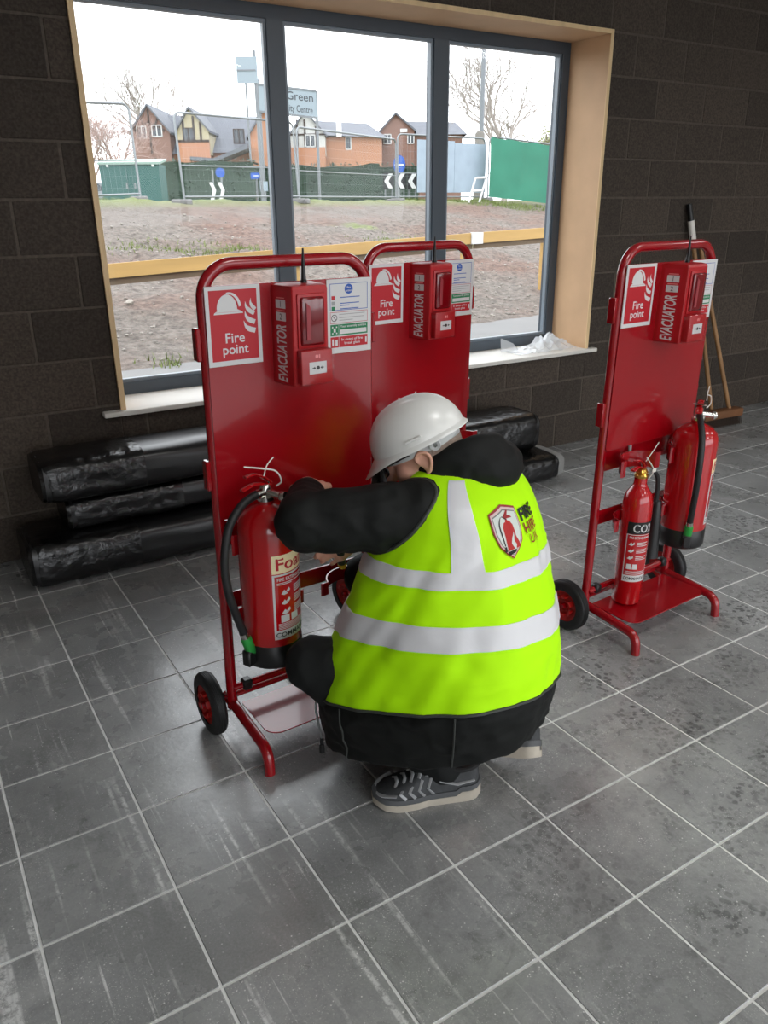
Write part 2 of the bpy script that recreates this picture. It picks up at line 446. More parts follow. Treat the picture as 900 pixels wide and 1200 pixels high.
# ------------------------------------------------------------------ room shell
WY = 2.57                       # inner face of the window wall
XL, XR, YB, ZC = -2.8, 8.6, -5.2, 3.15
OX0, OX1, OZ0, OZ1 = 0.535, 3.585, 0.62, 2.475
T = 0.305
def proj(p):
    q = Vector(p) - CAM; d = q.dot(CF)
    if d < 0.1: return None
    return (450 + FPX * q.dot(CR) / d, 600 - FPX * q.dot(CU) / d, d)
floor = MB().bounds(XL, XR, YB, WY + 0.02, -0.06, -0.002).build('floor', GROUT, ang=0)
tag(floor, 'dusty grey square tiled floor with pale grout lines', kind='structure')
hw = (T - 0.0065) / 2
tb = MB(); ch = 0.0012
def tile_geo(mb, cx, cy):
    a, b = hw, hw - ch
    lo = [(cx + sx * a, cy + sy * a, -0.004) for sx, sy in ((-1, -1), (1, -1), (1, 1), (-1, 1))]
    mi = [(cx + sx * a, cy + sy * a, -ch) for sx, sy in ((-1, -1), (1, -1), (1, 1), (-1, 1))]
    hi = [(cx + sx * b, cy + sy * b, 0) for sx, sy in ((-1, -1), (1, -1), (1, 1), (-1, 1))]
    mb._add(lo + mi + hi, [(0, 1, 5, 4), (1, 2, 6, 5), (2, 3, 7, 6), (3, 0, 4, 7), (4, 5, 9, 8), (5, 6, 10, 9), (6, 7, 11, 10), (7, 4, 8, 11), (8, 9, 10, 11)])
tile_geo(tb, 0, 0); tme = tb.mesh('tile', ang=0, recalc=False); tme.materials.append(TILE)
cells = []
for i in range(int(XL / T) - 1, int(XR / T) + 1):
    for j in range(int(YB / T) - 1, int(WY / T) + 1):
        cx, cy = (i + .5) * T, (j + .5) * T
        if not (XL < cx - T / 2 + .05 and cx + T / 2 - .05 < XR and YB < cy - T / 2 + .05): continue
        if cy - T / 2 > WY - 0.03: continue
        best = 1e9
        for dx in (-.5, 0, .5):
            for dy in (-.5, 0, .5):
                q = proj((cx + dx * T, cy + dy * T, 0))
                if q and -40 < q[0] < 940 and -40 < q[1] < 1240: best = min(best, q[2])
        cells.append((best, cx, cy))
cells.sort()
rest = MB(); k = 0
for d, cx, cy in cells:
    if d < 1e8 and k < 290:
        o = link('tile', tme, None, floor); o.location = (cx, cy, 0); k += 1
    else: tile_geo(rest, cx, cy)
tag(rest.build('tile_field', TILE, floor, ang=0, recalc=False), kind='stuff')

wall = MB()
y0, y1 = WY + 0.004, 3.0
wall.bounds(XL - .2, OX0, y0, y1, 0, ZC); wall.bounds(OX1, XR + .2, y0, y1, 0, ZC)
wall.bounds(OX0, OX1, y0, y1, 0, OZ0); wall.bounds(OX0, OX1, y0, y1, OZ1, ZC)
wall = wall.build('wall_back', MORTAR, ang=0); tag(wall, 'bare concrete block wall around the wide window', kind='structure')
bcache = {}
def block(x0, x1, z0, z1):
    w, h = x1 - x0, z1 - z0
    if w < 0.03 or h < 0.03: return
    key = (round(w, 3), round(h, 3))
    if key not in bcache:
        me = MB().rbox((0, 0, 0), (w, 0.03, h), 0.004, 1).mesh('block', ang=0); me.materials.append(BLOCK); bcache[key] = me
    o = link('block', bcache[key], None, wall); o.location = ((x0 + x1) / 2, WY + 0.015 + random.uniform(-.001, .0015), (z0 + z1) / 2)
for r in range(0, 14):
    z0 = r * .225; z1 = z0 + .215
    off = 3.806 if r % 2 == 0 else 3.806 - .225
    for kx in range(-15, 12):
        x0 = off + .45 * kx + .005; x1 = x0 + .44
        if x1 < XL + .05 or x0 > XR - .05: continue
        x0 = max(x0, XL); x1 = min(x1, XR)
        if r >= 13: continue
        if x1 <= OX0 or x0 >= OX1 or z1 <= OZ0 or z0 >= OZ1: block(x0, x1, z0, z1); continue
        if x0 < OX0 - .01: block(x0, OX0, z0, z1)
        if x1 > OX1 + .01: block(OX1, x1, z0, z1)
        a, b = max(x0, OX0), min(x1, OX1)
        if z0 < OZ0 - .02: block(a, b, z0, OZ0)
PLAST = mat('bare_plasterboard', (150, 142, 134), 0.9)
tag(MB().bounds(XL - .2, XL, YB, y1, 0, ZC).build('wall_left', PLAST, ang=0), 'plain side wall', kind='structure')
tag(MB().bounds(XR, XR + .2, YB, y1, 0, ZC).build('wall_right', PLAST, ang=0), 'plain side wall', kind='structure')
tag(MB().bounds(XL - .2, XR + .2, YB, y1, ZC, ZC + .2).build('ceiling', mat('pale_ceiling_board', (205, 204, 200), 0.9), ang=0), 'pale ceiling', kind='structure')
wf = MB(); SX0, SX1, SZ0, SZ1 = -2.2, 7.8, 0.25, 2.9  # front wall out of view; its wide opening is added to let in fill
wf.bounds(XL - .2, SX0, YB - .2, YB, 0, ZC).bounds(SX1, XR + .2, YB - .2, YB, 0, ZC).bounds(SX0, SX1, YB - .2, YB, 0, SZ0).bounds(SX0, SX1, YB - .2, YB, SZ1, ZC)
tag(wf.build('wall_front', PLAST, ang=0), 'unseen front wall with a wide opening added for fill light', kind='structure')
w2 = empty('fill_opening', (0, 0, 0), label='unseen shopfront mullions in the opening added for fill light', kind='structure')
for i in range(6):
    x = SX0 + (SX1 - SX0) * i / 5
    MB().bounds(x - .04, x + .04, YB - .13, YB - .06, SZ0, SZ1).build('mullion', FRAME, w2, ang=0)

# ---- unseen ceiling panels added as fill light
def fill_emit():
    m = bpy.data.materials.new('fill_panel_glow'); m.use_nodes = True; nt = m.node_tree; b = nt.nodes['Principled BSDF']
    b.inputs['Base Color'].default_value = (.8, .8, .8, 1); b.inputs['Emission Color'].default_value = (1, .98, .95, 1); b.inputs['Emission Strength'].default_value = 12.0
    return m
FILLGLOW = fill_emit()
n_ = 0
for ly in (-3.2, -0.9):
    for lx in (1.2, 3.6, 6.0):
        n_ += 1
        side = ['first', 'second', 'third'][int((lx - 1.2) / 2.4 + .1)]
        row = 'row nearest the window' if ly > -2 else 'row farthest from the window'
        e = empty('added_fill_panel', (lx, ly, ZC), label='unseen square ceiling panel added for fill light, %s from the left in the %s' % (side, row), cat='light', group='added ceiling fill panels')
        MB().bounds(-.3, .3, -.3, .3, -.02, 0).build('fill_panel_frame', mat('white_fill_frame', (225, 225, 225), .5), e, ang=0)
        MB().bounds(-.28, .28, -.28, .28, -.024, -.02).build('fill_panel_face', FILLGLOW, e, ang=0)
# ---- window in view
win = empty('window_1', (0, 0, 0), label='wide three pane window with dark grey frame', kind='structure')
FY0, FY1 = 2.875, 2.95
fz0, fz1 = 0.645, OZ1 - .022
fx0, fx1 = OX0 + .02, OX1 - .02
fw = 0.062
fr = MB()
fr.bounds(fx0, fx0 + fw, FY0, FY1, fz0, fz1).bounds(fx1 - fw, fx1, FY0, FY1, fz0, fz1)
fr.bounds(fx0 + fw, fx1 - fw, FY0, FY1, fz0, fz0 + fw).bounds(fx0 + fw, fx1 - fw, FY0, FY1, fz1 - fw, fz1)
fr.build('window_frame', FRAME, win, ang=0)
mxs = [(1.537, 1.627), (2.543, 2.640)]
for a, b in mxs:
    MB().bounds(a, b, FY0, FY1, fz0 + fw, fz1 - fw).build('mullion', FRAME, win, ang=0)
edges = [fx0 + fw, mxs[0][0], mxs[0][1], mxs[1][0], mxs[1][1], fx1 - fw]
BEAD = mat('grey_glazing_bead', (120, 132, 142), 0.35)
for i in range(3):
    a, b = edges[2 * i], edges[2 * i + 1]
    MB().bounds(a, b, 2.915, 2.921, fz0 + fw, fz1 - fw).build('window_pane', GLASS, win, ang=0)
    bd = MB(); t_ = .016; ya, yb = FY0 + .012, 2.914
    bd.bounds(a, a + t_, ya, yb, fz0 + fw, fz1 - fw).bounds(b - t_, b, ya, yb, fz0 + fw, fz1 - fw)
    bd.bounds(a + t_, b - t_, ya, yb, fz0 + fw, fz0 + fw + t_).bounds(a + t_, b - t_, ya, yb, fz1 - fw - t_, fz1 - fw)
    bd.build('glazing_bead', BEAD, win, ang=0)
li = MB().bounds(OX1 - .022, OX1, 2.556, 2.875, OZ0 + .025, OZ1).build('lining_board', MDF, win, ang=0)
MB().bounds(OX1 - .023, OX1 + .001, 2.551, 2.556, OZ0 + .025, OZ1).build('lining_edge', MDFEDGE, li, ang=0)
li = MB().bounds(OX0, OX0 + .022, 2.556, 2.875, OZ0 + .025, OZ1).build('lining_board', MDF, win, ang=0)
MB().bounds(OX0 - .001, OX0 + .023, 2.551, 2.556, OZ0 + .025, OZ1).build('lining_edge', MDFEDGE, li, ang=0)
li = MB().bounds(OX0 + .022, OX1 - .022, 2.556, 2.875, OZ1 - .022, OZ1).build('lining_board', MDF, win, ang=0)
MB().bounds(OX0 + .023, OX1 - .023, 2.551, 2.556, OZ1 - .022, OZ1).build('lining_edge', MDFEDGE, li, ang=0)
MB().rbox(((OX0 + OX1) / 2 - .01, 2.7, OZ0 + .0125), (OX1 - OX0 + .15, .35, .025), .006, 2).build('window_sill', SILLM, win)

# ------------------------------------------------------------------ ground outside
def ye(x): return 7.06 + .133 * (x - 1.86)
def yf(x): return 18.3 + .29 * (x - 5.2)
def gz(x, y):
    a, b = ye(x), yf(x); t = (y - a) / (b - a)
    if t <= 0: return -.02
    tt = min(t, 1.0)
    z = 1.70 * (tt * 0.85 + 0.15 * tt * tt)
    amp = min(1, t * 5) * (1 if t < 1 else max(0.25, 1 - (t - 1) * 3))
    z += amp * (0.10 * noise.noise(Vector((x * .9, y * .9, 0))) + 0.07 * noise.noise(Vector((x * 2.3, y * 2.3, 3))) + 0.035 * noise.noise(Vector((x * 6, y * 6, 7))))
    return z
gm = MB(); ys = []
y = 6.0
while y < 26: ys.append(y); y += 0.11 if y < 12 else 0.17
ys += [28, 32, 40, 55, 80, 120, 200]
xs = []; x = -14.0
while x < 34: xs.append(x); x += 0.14 if -1 < x < 14 else 0.3
xs = [-120, -60, -30] + xs + [40, 60, 100, 200]
gm.grid([[(x, y, gz(x, y)) for x in xs] for y in ys])
tag(gm.build('ground', MUD, ang=180, recalc=False), 'churned muddy bank rising outside the window', kind='structure')
CONC = mat('outside_concrete', (108, 107, 106), 0.85, var=(1.5, 0.08), bump=(60, 0.15))
pv = MB(); pv.grid([[(-28, 3.0, -0.01), (80, 3.0, -0.01)], [(-28, ye(-28), -0.01), (80, ye(80), -0.01)]])
tag(pv.build('path', CONC, ang=0, recalc=False), 'pale concrete apron outside below the window', kind='structure')
pv = MB(); pv.grid([[(-80, -80, -.06), (80, -80, -.06)], [(-80, 3.0, -.06), (80, 3.0, -.06)]])
tag(pv.build('forecourt', CONC, ang=0, recalc=False), 'concrete forecourt', kind='structure')
# stones on the mud
STONE = mat('pale_rubble', (140, 134, 126), 0.9, var=(3, 0.35))
st = MB()
for _ in range(1500):
    x = random.uniform(0.5, 15); t = random.random() ** 1.6; y = ye(x) + .15 + t * 9
    s = random.uniform(.012, .035) * (1.7 if random.random() < .06 else 1)
    R = Matrix.Rotation(random.uniform(0, 6), 3, 'Z') @ Matrix.Rotation(random.uniform(-.6, .6), 3, 'X')
    st.ell((x, y, gz(x, y) + s * .3), (s, s * random.uniform(.5, .9), s * .55), R, 6, 3)
tag(st.build('rubble', STONE, ang=0), 'small stones and rubble scattered over the mud bank', 'rubble', kind='stuff')
# grass tufts
GRASS = mat('rough_grass', (104, 116, 62), 0.8)
gr = MB()
def tuft(x, y, n, sp, h):
    for _ in range(n):
        a = random.gauss(0, sp[0]); b = random.gauss(0, sp[1]); X, Y = x + a, y + b; hh = h * random.uniform(.5, 1.2); d = random.uniform(0, 6.3)
        z = gz(X, Y) - .01; w = .012
        gr._add([(X - w * cos(d), Y - w * sin(d), z), (X + w * cos(d), Y + w * sin(d), z), (X + hh * .5 * sin(d * 3), Y + hh * .5 * cos(d * 3), z + hh)], [(0, 1, 2)])
for (u, v, d) in [(165, 262, 13.5), (255, 262, 14), (275, 262, 14.2), (465, 250, 17)]:
    p = at(u, v, d); tuft(p.x, p.y, 220, (.5, .3), .08)
p = at(195, 390, 8.2); tuft(p.x, p.y, 60, (.12, .12), .1)
for i in range(40):
    p = at(480 + i * 4.4, 236, 26.5); tuft(p.x, p.y + random.uniform(0, 1.0), 60, (.4, .4), .12)
for i in range(14):
    p = at(104 + i * 2.0, 236, 19); tuft(p.x, p.y + random.uniform(0, 3), 60, (.4, .5), .14)
tag(gr.build('grass', GRASS, ang=0, recalc=False), 'rough green grass tufts on the mud bank', 'grass', kind='stuff')
# ------------------------------------------------------------------ things beyond the mud
HR = Vector((CR.x, CR.y, 0)).normalized(); HF = Vector((CF.x, CF.y, 0)).normalized()
RZ_VIEW = atan2(HR.y, HR.x)
PXZ = lambda d: d / FPX / CU.z          # metres of height for one pixel at a depth
def frame_at(u, v, d, zb=None):
    p = at(u, v, d)
    if zb is not None: p.z = zb
    return p

# ---- site fence panels (galvanised, weld-mesh, concrete feet)
def fence_panel(a, b, h, label, sheet=None, lean=0.0):
    a = Vector(a); b = Vector(b); d = (b - a); L = Vector((d.x, d.y, 0)).length; rz = atan2(d.y, d.x)
    e = empty('fence_panel', a, rz, label, 'fence', 'temporary site fence panels')
    dz = d.z
    pts = fillet([(0, lean, 0), (0, 0, h), (L, 0, h + dz), (L, lean, dz)], .16, 6)
    MB().tube(pts, .027, 8).build('panel_frame', STEEL, e)
    MB().tube([(0, lean, .12), (L, lean, .12 + dz)], .022, 8).build('bottom_rail', STEEL, e)
    MB().tube([(0, lean * .5, h * .42), (L, lean * .5, h * .42 + dz)], .014, 8).build('middle_rail', STEEL, e)
    w = MB(); n = int(L / .13)
    for i in range(1, n): w.tube([(L * i / n, lean, .12 + dz * i / n), (L * i / n, 0, h + dz * i / n)], .0022, 3, cap=False)
    for i in range(1, 8): w.tube([(0, 0, h * i / 8), (L, 0, h * i / 8 + dz)], .0022, 3, cap=False)
    tag(w.build('wire_mesh', STEEL, e, ang=0), kind='stuff')
    for x, z in ((0, 0), (L, dz)):
        MB().rbox((x, 0, z + .0), (.22, .6, .14), .03, 1).build('concrete_foot', CONC, e)
    if sheet: sheet(e, L, h, dz)
    return e
GNET = mat('green_debris_netting', (48, 116, 94), 0.75, var=(1.2, .12), bump=(6, .3))
WBOARD = mat('pale_blue_white_hoarding', (138, 152, 164), 0.6, var=(3, .06))
def net(e, L, h, dz):
    P = [[(.04 + (L - .08) * i / 16, -.04 + .02 * sin(i * 1.7 + j), .08 + (h - .1) * j / 8 + dz * i / 16 - (.03 * sin(i) ** 2 if j == 8 else 0)) for i in range(17)] for j in range(9)]
    g = MB().grid(P); k = MB(); k.v = g.v + [v + Vector((0, .006, 0)) for v in g.v]; n = len(g.v); k.f = g.f + [tuple(i + n for i in f[::-1]) for f in g.f]
    k.build('netting', GNET, e, ang=60, recalc=False)
def board(e, L, h, dz):
    MB().bounds(L * .2, L * .62, -.08, -.06, .25, h * .93).build('hoarding_board', WBOARD, e, ang=0)
    MB().bounds(L * .623, L * 1.0, -.08, -.06, .25, h * .9).build('hoarding_board', WBOARD, e, ang=0)
def gp(u, d, v=None):
    p = at(u, v or 236, d); p.z = gz(p.x, p.y) + (0.02); return p
A0 = gp(62, 17.2); A1 = gp(163, 18.4)
fence_panel(A0, A1, 2.0, 'wire mesh site fence panel at the left edge of the window', lean=-.1)
B0 = gp(213, 18.9); B1 = gp(347, 21.6)
fence_panel(B0, B1, 1.95, 'wire mesh site fence panel in front of the cream gabled house', lean=-.12)
C0 = gp(351, 21.6); C1 = gp(464, 26)
fence_panel(C0, C1, 1.85, 'wire mesh site fence panel below the community centre sign')
D0 = gp(466, 26); D1 = gp(566, 28)
fence_panel(D0, D1, 2.0, 'site fence panel carrying pale hoarding boards', board)
E0 = gp(571, 27.5); E1 = gp(700, 28.5)
fence_panel(E0, E1, 2.0, 'site fence panel covered in green netting', net)

# ---- yellow timber rail on the bank
PINE = mat('new_yellow_timber', (176, 142, 86), 0.7, var=(3, .12), stretch=(.3, 3, 3))
PINE_DARK = mat('darker_timber', (104, 88, 70), 0.8, var=(3, .15))  # darker tone for the lower board
ra = at(60, 325, 8.7); rb = at(555, 280, 12.2); rc = at(720, 267, 13.8)
def rail(a, b, label):
    d = b - a; L = Vector((d.x, d.y, 0)).length
    e = empty('timber_rail', a, atan2(d.y, d.x), label, 'rail', 'timber rails on the mud bank'); sl = d.z / L
    S = Matrix(((1, 0, 0, 0), (0, 1, 0, 0), (sl, 0, 1, 0), (0, 0, 0, 1)))
    MB(S).bounds(0, L, -.02, .02, -.07, .09).build('top_board', PINE, e, ang=0)
    MB(S).bounds(0, L, .02, .055, -.15, -.07).build('lower_board', PINE_DARK, e, ang=0)
    for t in ((.03, .5, .985) if 'long' in label else (.5, .97)):
        P = a + d * t; z = gz(P.x, P.y) - a.z - sl * 0
        MB().bounds(L * t - .05, L * t + .05, .055, .14, z - .05, sl * L * t + .06).build('post', PINE, e, ang=0)
    return e
rail(ra, rb, 'long yellow timber rail crossing the mud in the left and middle panes')
e = rail(rb + (rc - rb) * .012, rc, 'short yellow timber rail crossing the mud in the right pane')
d_ = (rb - ra).normalized()
p = rb.copy(); q = MB().box((0, 0, 0), (.22, .05, .17)).build('joint_plate', WHITEP, e, ang=0); q.location = (0, -.03, .01)

# ---- green cabinet
CABG = mat('hazed_green_cabinet', (34, 80, 76), 0.55)  # green lightened, outdoor haze is put into the colour
p = gp(156, 23.5); px = PXZ(23.5)
e = empty('utility_cabinet', (p.x, p.y, p.z - .1), RZ_VIEW + .05, 'dark green utility cabinet with pale sloping lid', 'cabinet')
W = 68 * 23.5 / FPX
MB().bounds(-W / 2, W / 2, 0, .9, 0, 1.17).build('cabinet_body', CABG, e, ang=0)
M_ = Matrix.Translation((0, 0, 0))
rf = MB(); rf.prism([(-.06, 1.16), (.96, 1.30), (.96, 1.36), (-.06, 1.22)], W + .1, Matrix(((0, 0, 1, -W / 2 - .05), (1, 0, 0, 0), (0, 1, 0, 0), (0, 0, 0, 1))))
rf.build('lid', mat('pale_green_lid', (118, 140, 130), .5), e, ang=0)
for x in (-.28, .28):
    dr = MB().bounds(x * W - .22 * W, x * W + .22 * W, -.02, 0, .06, 1.1).build('cabinet_door', CABG, e, ang=0)
    MB().bounds(x * W * .25 - .02, x * W * .25 + .02, -.05, -.02, .5, .66).build('handle', STEEL, dr, ang=0)
for x in (-.36, .4):
    MB().bounds(x * W - .03, x * W + .03, -.05, 0, 1.1, 1.16).build('vent_cap', WHITEP, e, ang=0)

# ---- hedges and trees
LEAF = mat('hazed_hedge_leaves', (54, 72, 60), 0.8)  # leaf tone lifted to stand in for haze
def hedge(u0, u1, d, top, thick, label, seed):
    rnd = random.Random(seed); a = gp(u0, d); b = gp(u1, d); zb = 1.62
    L = (Vector((b.x - a.x, b.y - a.y, 0))).length
    e = empty('hedge', (a.x, a.y, zb), atan2(b.y - a.y, b.x - a.x), label, 'hedge', 'hedges behind the fence')
    h = top * PXZ(d)
    P = []
    nx, nz_ = int(L / .35), 8
    for j in range(nz_ + 1):
        row = []
        for i in range(nx + 1):
            x = L * i / nx; tz = j / nz_
            if tz < .75: yy, zz = 0, h * tz / .75
            else: yy, zz = thick * (tz - .75) / .25, h
            n_ = noise.noise(Vector((x * 1.3, tz * 4, seed)))
            row.append((x, yy - .2 * n_ + (.15 if tz < .75 else 0), zz + .15 * noise.noise(Vector((x * .9, seed, tz)))))
        P.append(row)
    MB().grid(P).build('hedge_core', LEAF, e, ang=60, recalc=False)
    lv = MB()
    for _ in range(int(L * 110)):
        x = rnd.uniform(0, L); t = rnd.random()
        if t < .7: y, z = rnd.uniform(-.1, .15), rnd.uniform(0, h)
        else: y, z = rnd.uniform(0, thick), h + rnd.uniform(-.1, .18)
        s = rnd.uniform(.05, .12); R = Matrix.Rotation(rnd.uniform(0, 6.3), 3, (rnd.random() - .5, rnd.random() - .5, rnd.random() + .01))
        lv._add([Vector((x, y, z)) + R @ Vector(q) for q in ((-s, 0, 0), (0, -s * .4, 0), (s, 0, 0), (0, s * .4, 0))], [(0, 1, 2, 3)])
    tag(lv.build('leaves', LEAF, e, ang=0, recalc=False), kind='stuff')
hedge(176, 300, 31, 44, 1.5, 'dark green hedge between the green cabinet and the first mullion', 3)
hedge(300, 445, 33, 40, 1.5, 'dark green hedge under the white gabled house', 5)
hedge(440, 490, 36, 38, 1.5, 'dark green hedge behind the chevron signs', 8)
BARK = mat('hazed_winter_twigs', (146, 138, 132), 0.9)  # paler grey paints a hazy look onto the twigs
BARK2 = mat('reddish_winter_twigs', (152, 130, 122), 0.9)
LEAFY = mat('yellow_green_spring_leaves', (140, 146, 84), 0.8)
def tree(u, v, d, h, spread, label, m, seed, depth=6, trunk=.2, leaves=None, cat='tree', stems=1):
    rnd = random.Random(seed); p = at(u, v, d); e = empty('bare_tree' if cat == 'tree' else 'bare_shrub', (p.x, p.y, 1.6), 0, label, cat, 'leafless trees and shrubs behind the fence')
    tr = MB(); br = MB(); tips = []
    def grow(pos, dr, L, r, lev):
        end = pos + dr * L; mid = (pos + end) / 2 + Vector((rnd.gauss(0, .04), rnd.gauss(0, .04), rnd.gauss(0, .03))) * L
        (tr if lev < 2 else br).tube([pos, mid, end], [r, r * .85, r * .7], 6 if lev < 2 else 3, cap=False)
        if lev >= depth: tips.append(end); return
        n = 3 if lev < 5 else 2
        if lev == 0: n = 6
        for i in range(n):
            a = rnd.uniform(0, 2 * pi); s = rnd.uniform(.35, .8) * spread
            q = dr.orthogonal().normalized(); q2 = dr.cross(q)
            nd = (dr + (q * cos(a) + q2 * sin(a)) * s + Vector((0, 0, .12))).normalized()
            grow(pos + dr * L * (rnd.uniform(.55, 1) if i else 1), nd, L * rnd.uniform(.62, .8), max(r * .56, .007), lev + 1)
    for s in range(stems):
        dr = Vector((rnd.gauss(0, .25 * (stems > 1)), rnd.gauss(0, .25 * (stems > 1)), 1)).normalized()
        grow(Vector((rnd.gauss(0, .4) if stems > 1 else 0, 0, 0)), dr, h * .27, trunk, 0)
    tr.build('trunk', m, e, recalc=False); tag(br.build('twigs', m, e, ang=0, recalc=False), kind='stuff')
    if leaves:
        lv = MB()
        for t in tips:
            if t.x * HR.x + t.y * HR.y > leaves[0] and t.z < leaves[1]:
                for _ in range(2):
                    c = t + Vector((rnd.gauss(0, .2), rnd.gauss(0, .2), rnd.gauss(0, .2))); s = .07
                    R = Matrix.Rotation(rnd.uniform(0, 6.3), 3, (rnd.random() - .5, rnd.random() - .5, rnd.random() + .01))
                    lv._add([c + R @ Vector(q) for q in ((-s, 0, 0), (0, -s * .5, 0), (s, 0, 0), (0, s * .5, 0))], [(0, 1, 2, 3)])
        tag(lv.build('young_leaves', LEAFY, e, ang=0, recalc=False), kind='stuff')
tree(590, 236, 45, 11.0, 1.1, 'big rounded leafless tree behind the green netting', BARK, 11, depth=8, trunk=.2, leaves=None)
tree(648, 236, 50, 6.0, 1.1, 'smaller leafless tree at the right edge of the window', BARK, 17, depth=6, trunk=.15, leaves=(-9, 9))
tree(190, 225, 85, 20.0, 1.0, 'tall grey leafless tree rising behind the left gabled house', BARK, 5, depth=8, trunk=.3)
tree(138, 230, 42, 6.6, 1.2, 'reddish leafless tree left of the houses', BARK2, 23, depth=7, trunk=.13)
tree(110, 230, 38, 5.6, 1.2, 'reddish leafless tree at the left edge of the window', BARK2, 29, depth=7, trunk=.12)

# ---- houses
BR1 = brick_material('orange_brick', (170, 118, 88), (156, 104, 78), (164, 142, 124))
BR2 = brick_material('brown_brick', (124, 92, 80), (112, 82, 72), (130, 112, 104))
ROOF = mat('hazed_grey_roof_tiles', (92, 95, 102), .8, var=(2, .1))  # roof grey lightened to carry the veiling haze
REND = mat('cream_render', (168, 158, 132), .8); RENDW = mat('white_render', (178, 178, 176), .8)
BEAM = mat('dark_timber_beam', (60, 48, 42), .8)
UPVC = mat('white_window_frame', (190, 190, 190), .5); PANE = mat('dark_window_pane', (52, 58, 64), .15)
XZ = lambda x0, y: Matrix(((1, 0, 0, x0), (0, 0, -1, y), (0, 1, 0, 0), (0, 0, 0, 1)))      # polygon (x, z) extruded towards +y by -t
def xz(mb, poly, y0, y1):
    n = len(poly); return mb._add([(x, y0, z) for x, z in poly] + [(x, y1, z) for x, z in poly], [tuple(range(n)), tuple(range(n, 2 * n))[::-1]] + [(i, i + n, (i + 1) % n + n, (i + 1) % n) for i in range(n)])
def house_window(e, x0, x1, z0, z1, y, fm=UPVC, bars=2):
    t = .07; f = MB()
    f.bounds(x0, x1, y - .05, y, z0, z0 + t).bounds(x0, x1, y - .05, y, z1 - t, z1)
    for i in range(bars + 1):
        x = x0 + t / 2 + (x1 - x0 - t) * i / bars; f.bounds(x - t / 2, x + t / 2, y - .05, y, z0, z1)
    o = f.build('house_window', fm, e, ang=0)
    MB().bounds(x0, x1, y - .015, y - .005, z0, z1).build('window_glass', PANE, o, ang=0)
def gable(e, x0, x1, xa, zb, ze, za, y, dep, wm, roof_w=.3):
    """gable end facing the viewer, ridge running back"""
    xz(MB(), [(x0, zb), (x1, zb), (x1, ze), (xa, za), (x0, ze)], y, y + dep).build('gable_wall', wm, e, ang=0)
    for (xe, s) in ((x0, -1), (x1, 1)):
        sl = (za - ze) / (xa - xe); ox = xe + s * roof_w * .5
        oz = ze + sl * (ox - xe)
        xz(MB(), [(xa, za), (xa, za + .16), (ox, oz + .16), (ox, oz)], y - .25, y + dep).build('roof_slope', ROOF, e, ang=0)
def beam(e, p, q, y, w=.16):
    p = Vector((p[0], 0, p[1])); q = Vector((q[0], 0, q[1])); d = (q - p).normalized(); n = Vector((-d.z, 0, d.x)) * (w / 2)
    xz(MB(), [((p + n).x, (p + n).z), ((p - n).x, (p - n).z), ((q - n).x, (q - n).z), ((q + n).x, (q + n).z)], y - .05, y).build('timber_beam', BEAM, e, ang=0)
D = 60.0; K = D / FPX; KZ = PXZ(D)
def origin(u, d): p = at(u, 238, d); return Vector((p.x, p.y, 1.5))
# pixel rows to metres above the origin
def HX(u, u0): return (u - u0) * K
def HZ(v): return (245 - v) * KZ * .97
e = empty('house', origin(250, D), RZ_VIEW, 'long orange brick house with a brown gable and a cream timbered gable', 'house', 'houses beyond the hedge')
X = lambda u: HX(u, 250)
xz(MB(), [(X(200), 0), (X(334), 0), (X(334), HZ(186)), (X(200), HZ(186))], 0, 6).build('front_wall', BR1, e, ang=0)
mr = MB(); mr._add([(X(190), -.4, HZ(188)), (X(314), -.4, HZ(186)), (X(306), 4, HZ(146)), (X(187), 4, HZ(143)), (X(314), 8, HZ(188)), (X(187), 8, HZ(188))], [(0, 1, 2, 3), (3, 2, 4, 5), (1, 4, 2)])
mr.build('main_roof', ROOF, e, ang=0, recalc=False)
gable(e, X(166), X(209), X(187), 0, HZ(166), HZ(141), -.6, 6, BR2)
for p_, q_ in (((X(187), HZ(144)), (X(187), HZ(188))), ((X(170), HZ(165)), (X(187), HZ(156))), ((X(204), HZ(165)), (X(187), HZ(156))), ((X(178), HZ(153)), (X(184), HZ(164))), ((X(197), HZ(153)), (X(191), HZ(164)))):
    beam(e, p_, q_, -.6, .14)
house_window(e, X(172), X(183.5), HZ(172.5), HZ(160), -.62)
house_window(e, X(189), X(201), HZ(171), HZ(159), -.62)
gable(e, X(220), X(255), X(235), HZ(190), HZ(166), HZ(145), -1.2, 6, REND)
xz(MB(), [(X(220), 0), (X(255), 0), (X(255), HZ(176)), (X(220), HZ(176))], -1.25, -1.0).build('lower_wall', BR1, e, ang=0)
for u in (227, 238.5, 246): beam(e, (X(u), HZ(176)), (X(u), HZ(152 if u != 246 else 158)), -1.2, .15)
beam(e, (X(220), HZ(176)), (X(255), HZ(176)), -1.25, .16)
house_window(e, X(226), X(239), HZ(177), HZ(163), -1.26, BEAM)
house_window(e, X(279), X(292), HZ(178), HZ(163), -.02, BEAM)
xz(MB(), [(X(236), HZ(192)), (X(262), HZ(194)), (X(300), HZ(181)), (X(300), HZ(185)), (X(262), HZ(198)), (X(236), HZ(196))], -2.5, 0).build('porch_roof', ROOF, e, ang=0)
gable(e, X(298), X(338), X(318), 0, HZ(172), HZ(146), -.8, 6, BR1)
e = empty('house', origin(392, D + 2), RZ_VIEW, 'orange brick house with a white timbered gable beside the community centre sign', 'house', 'houses beyond the hedge')
X = lambda u: HX(u, 392)
xz(MB(), [(X(352), 0), (X(450), 0), (X(450), HZ(170)), (X(352), HZ(170))], 0, 6).build('front_wall', BR1, e, ang=0)
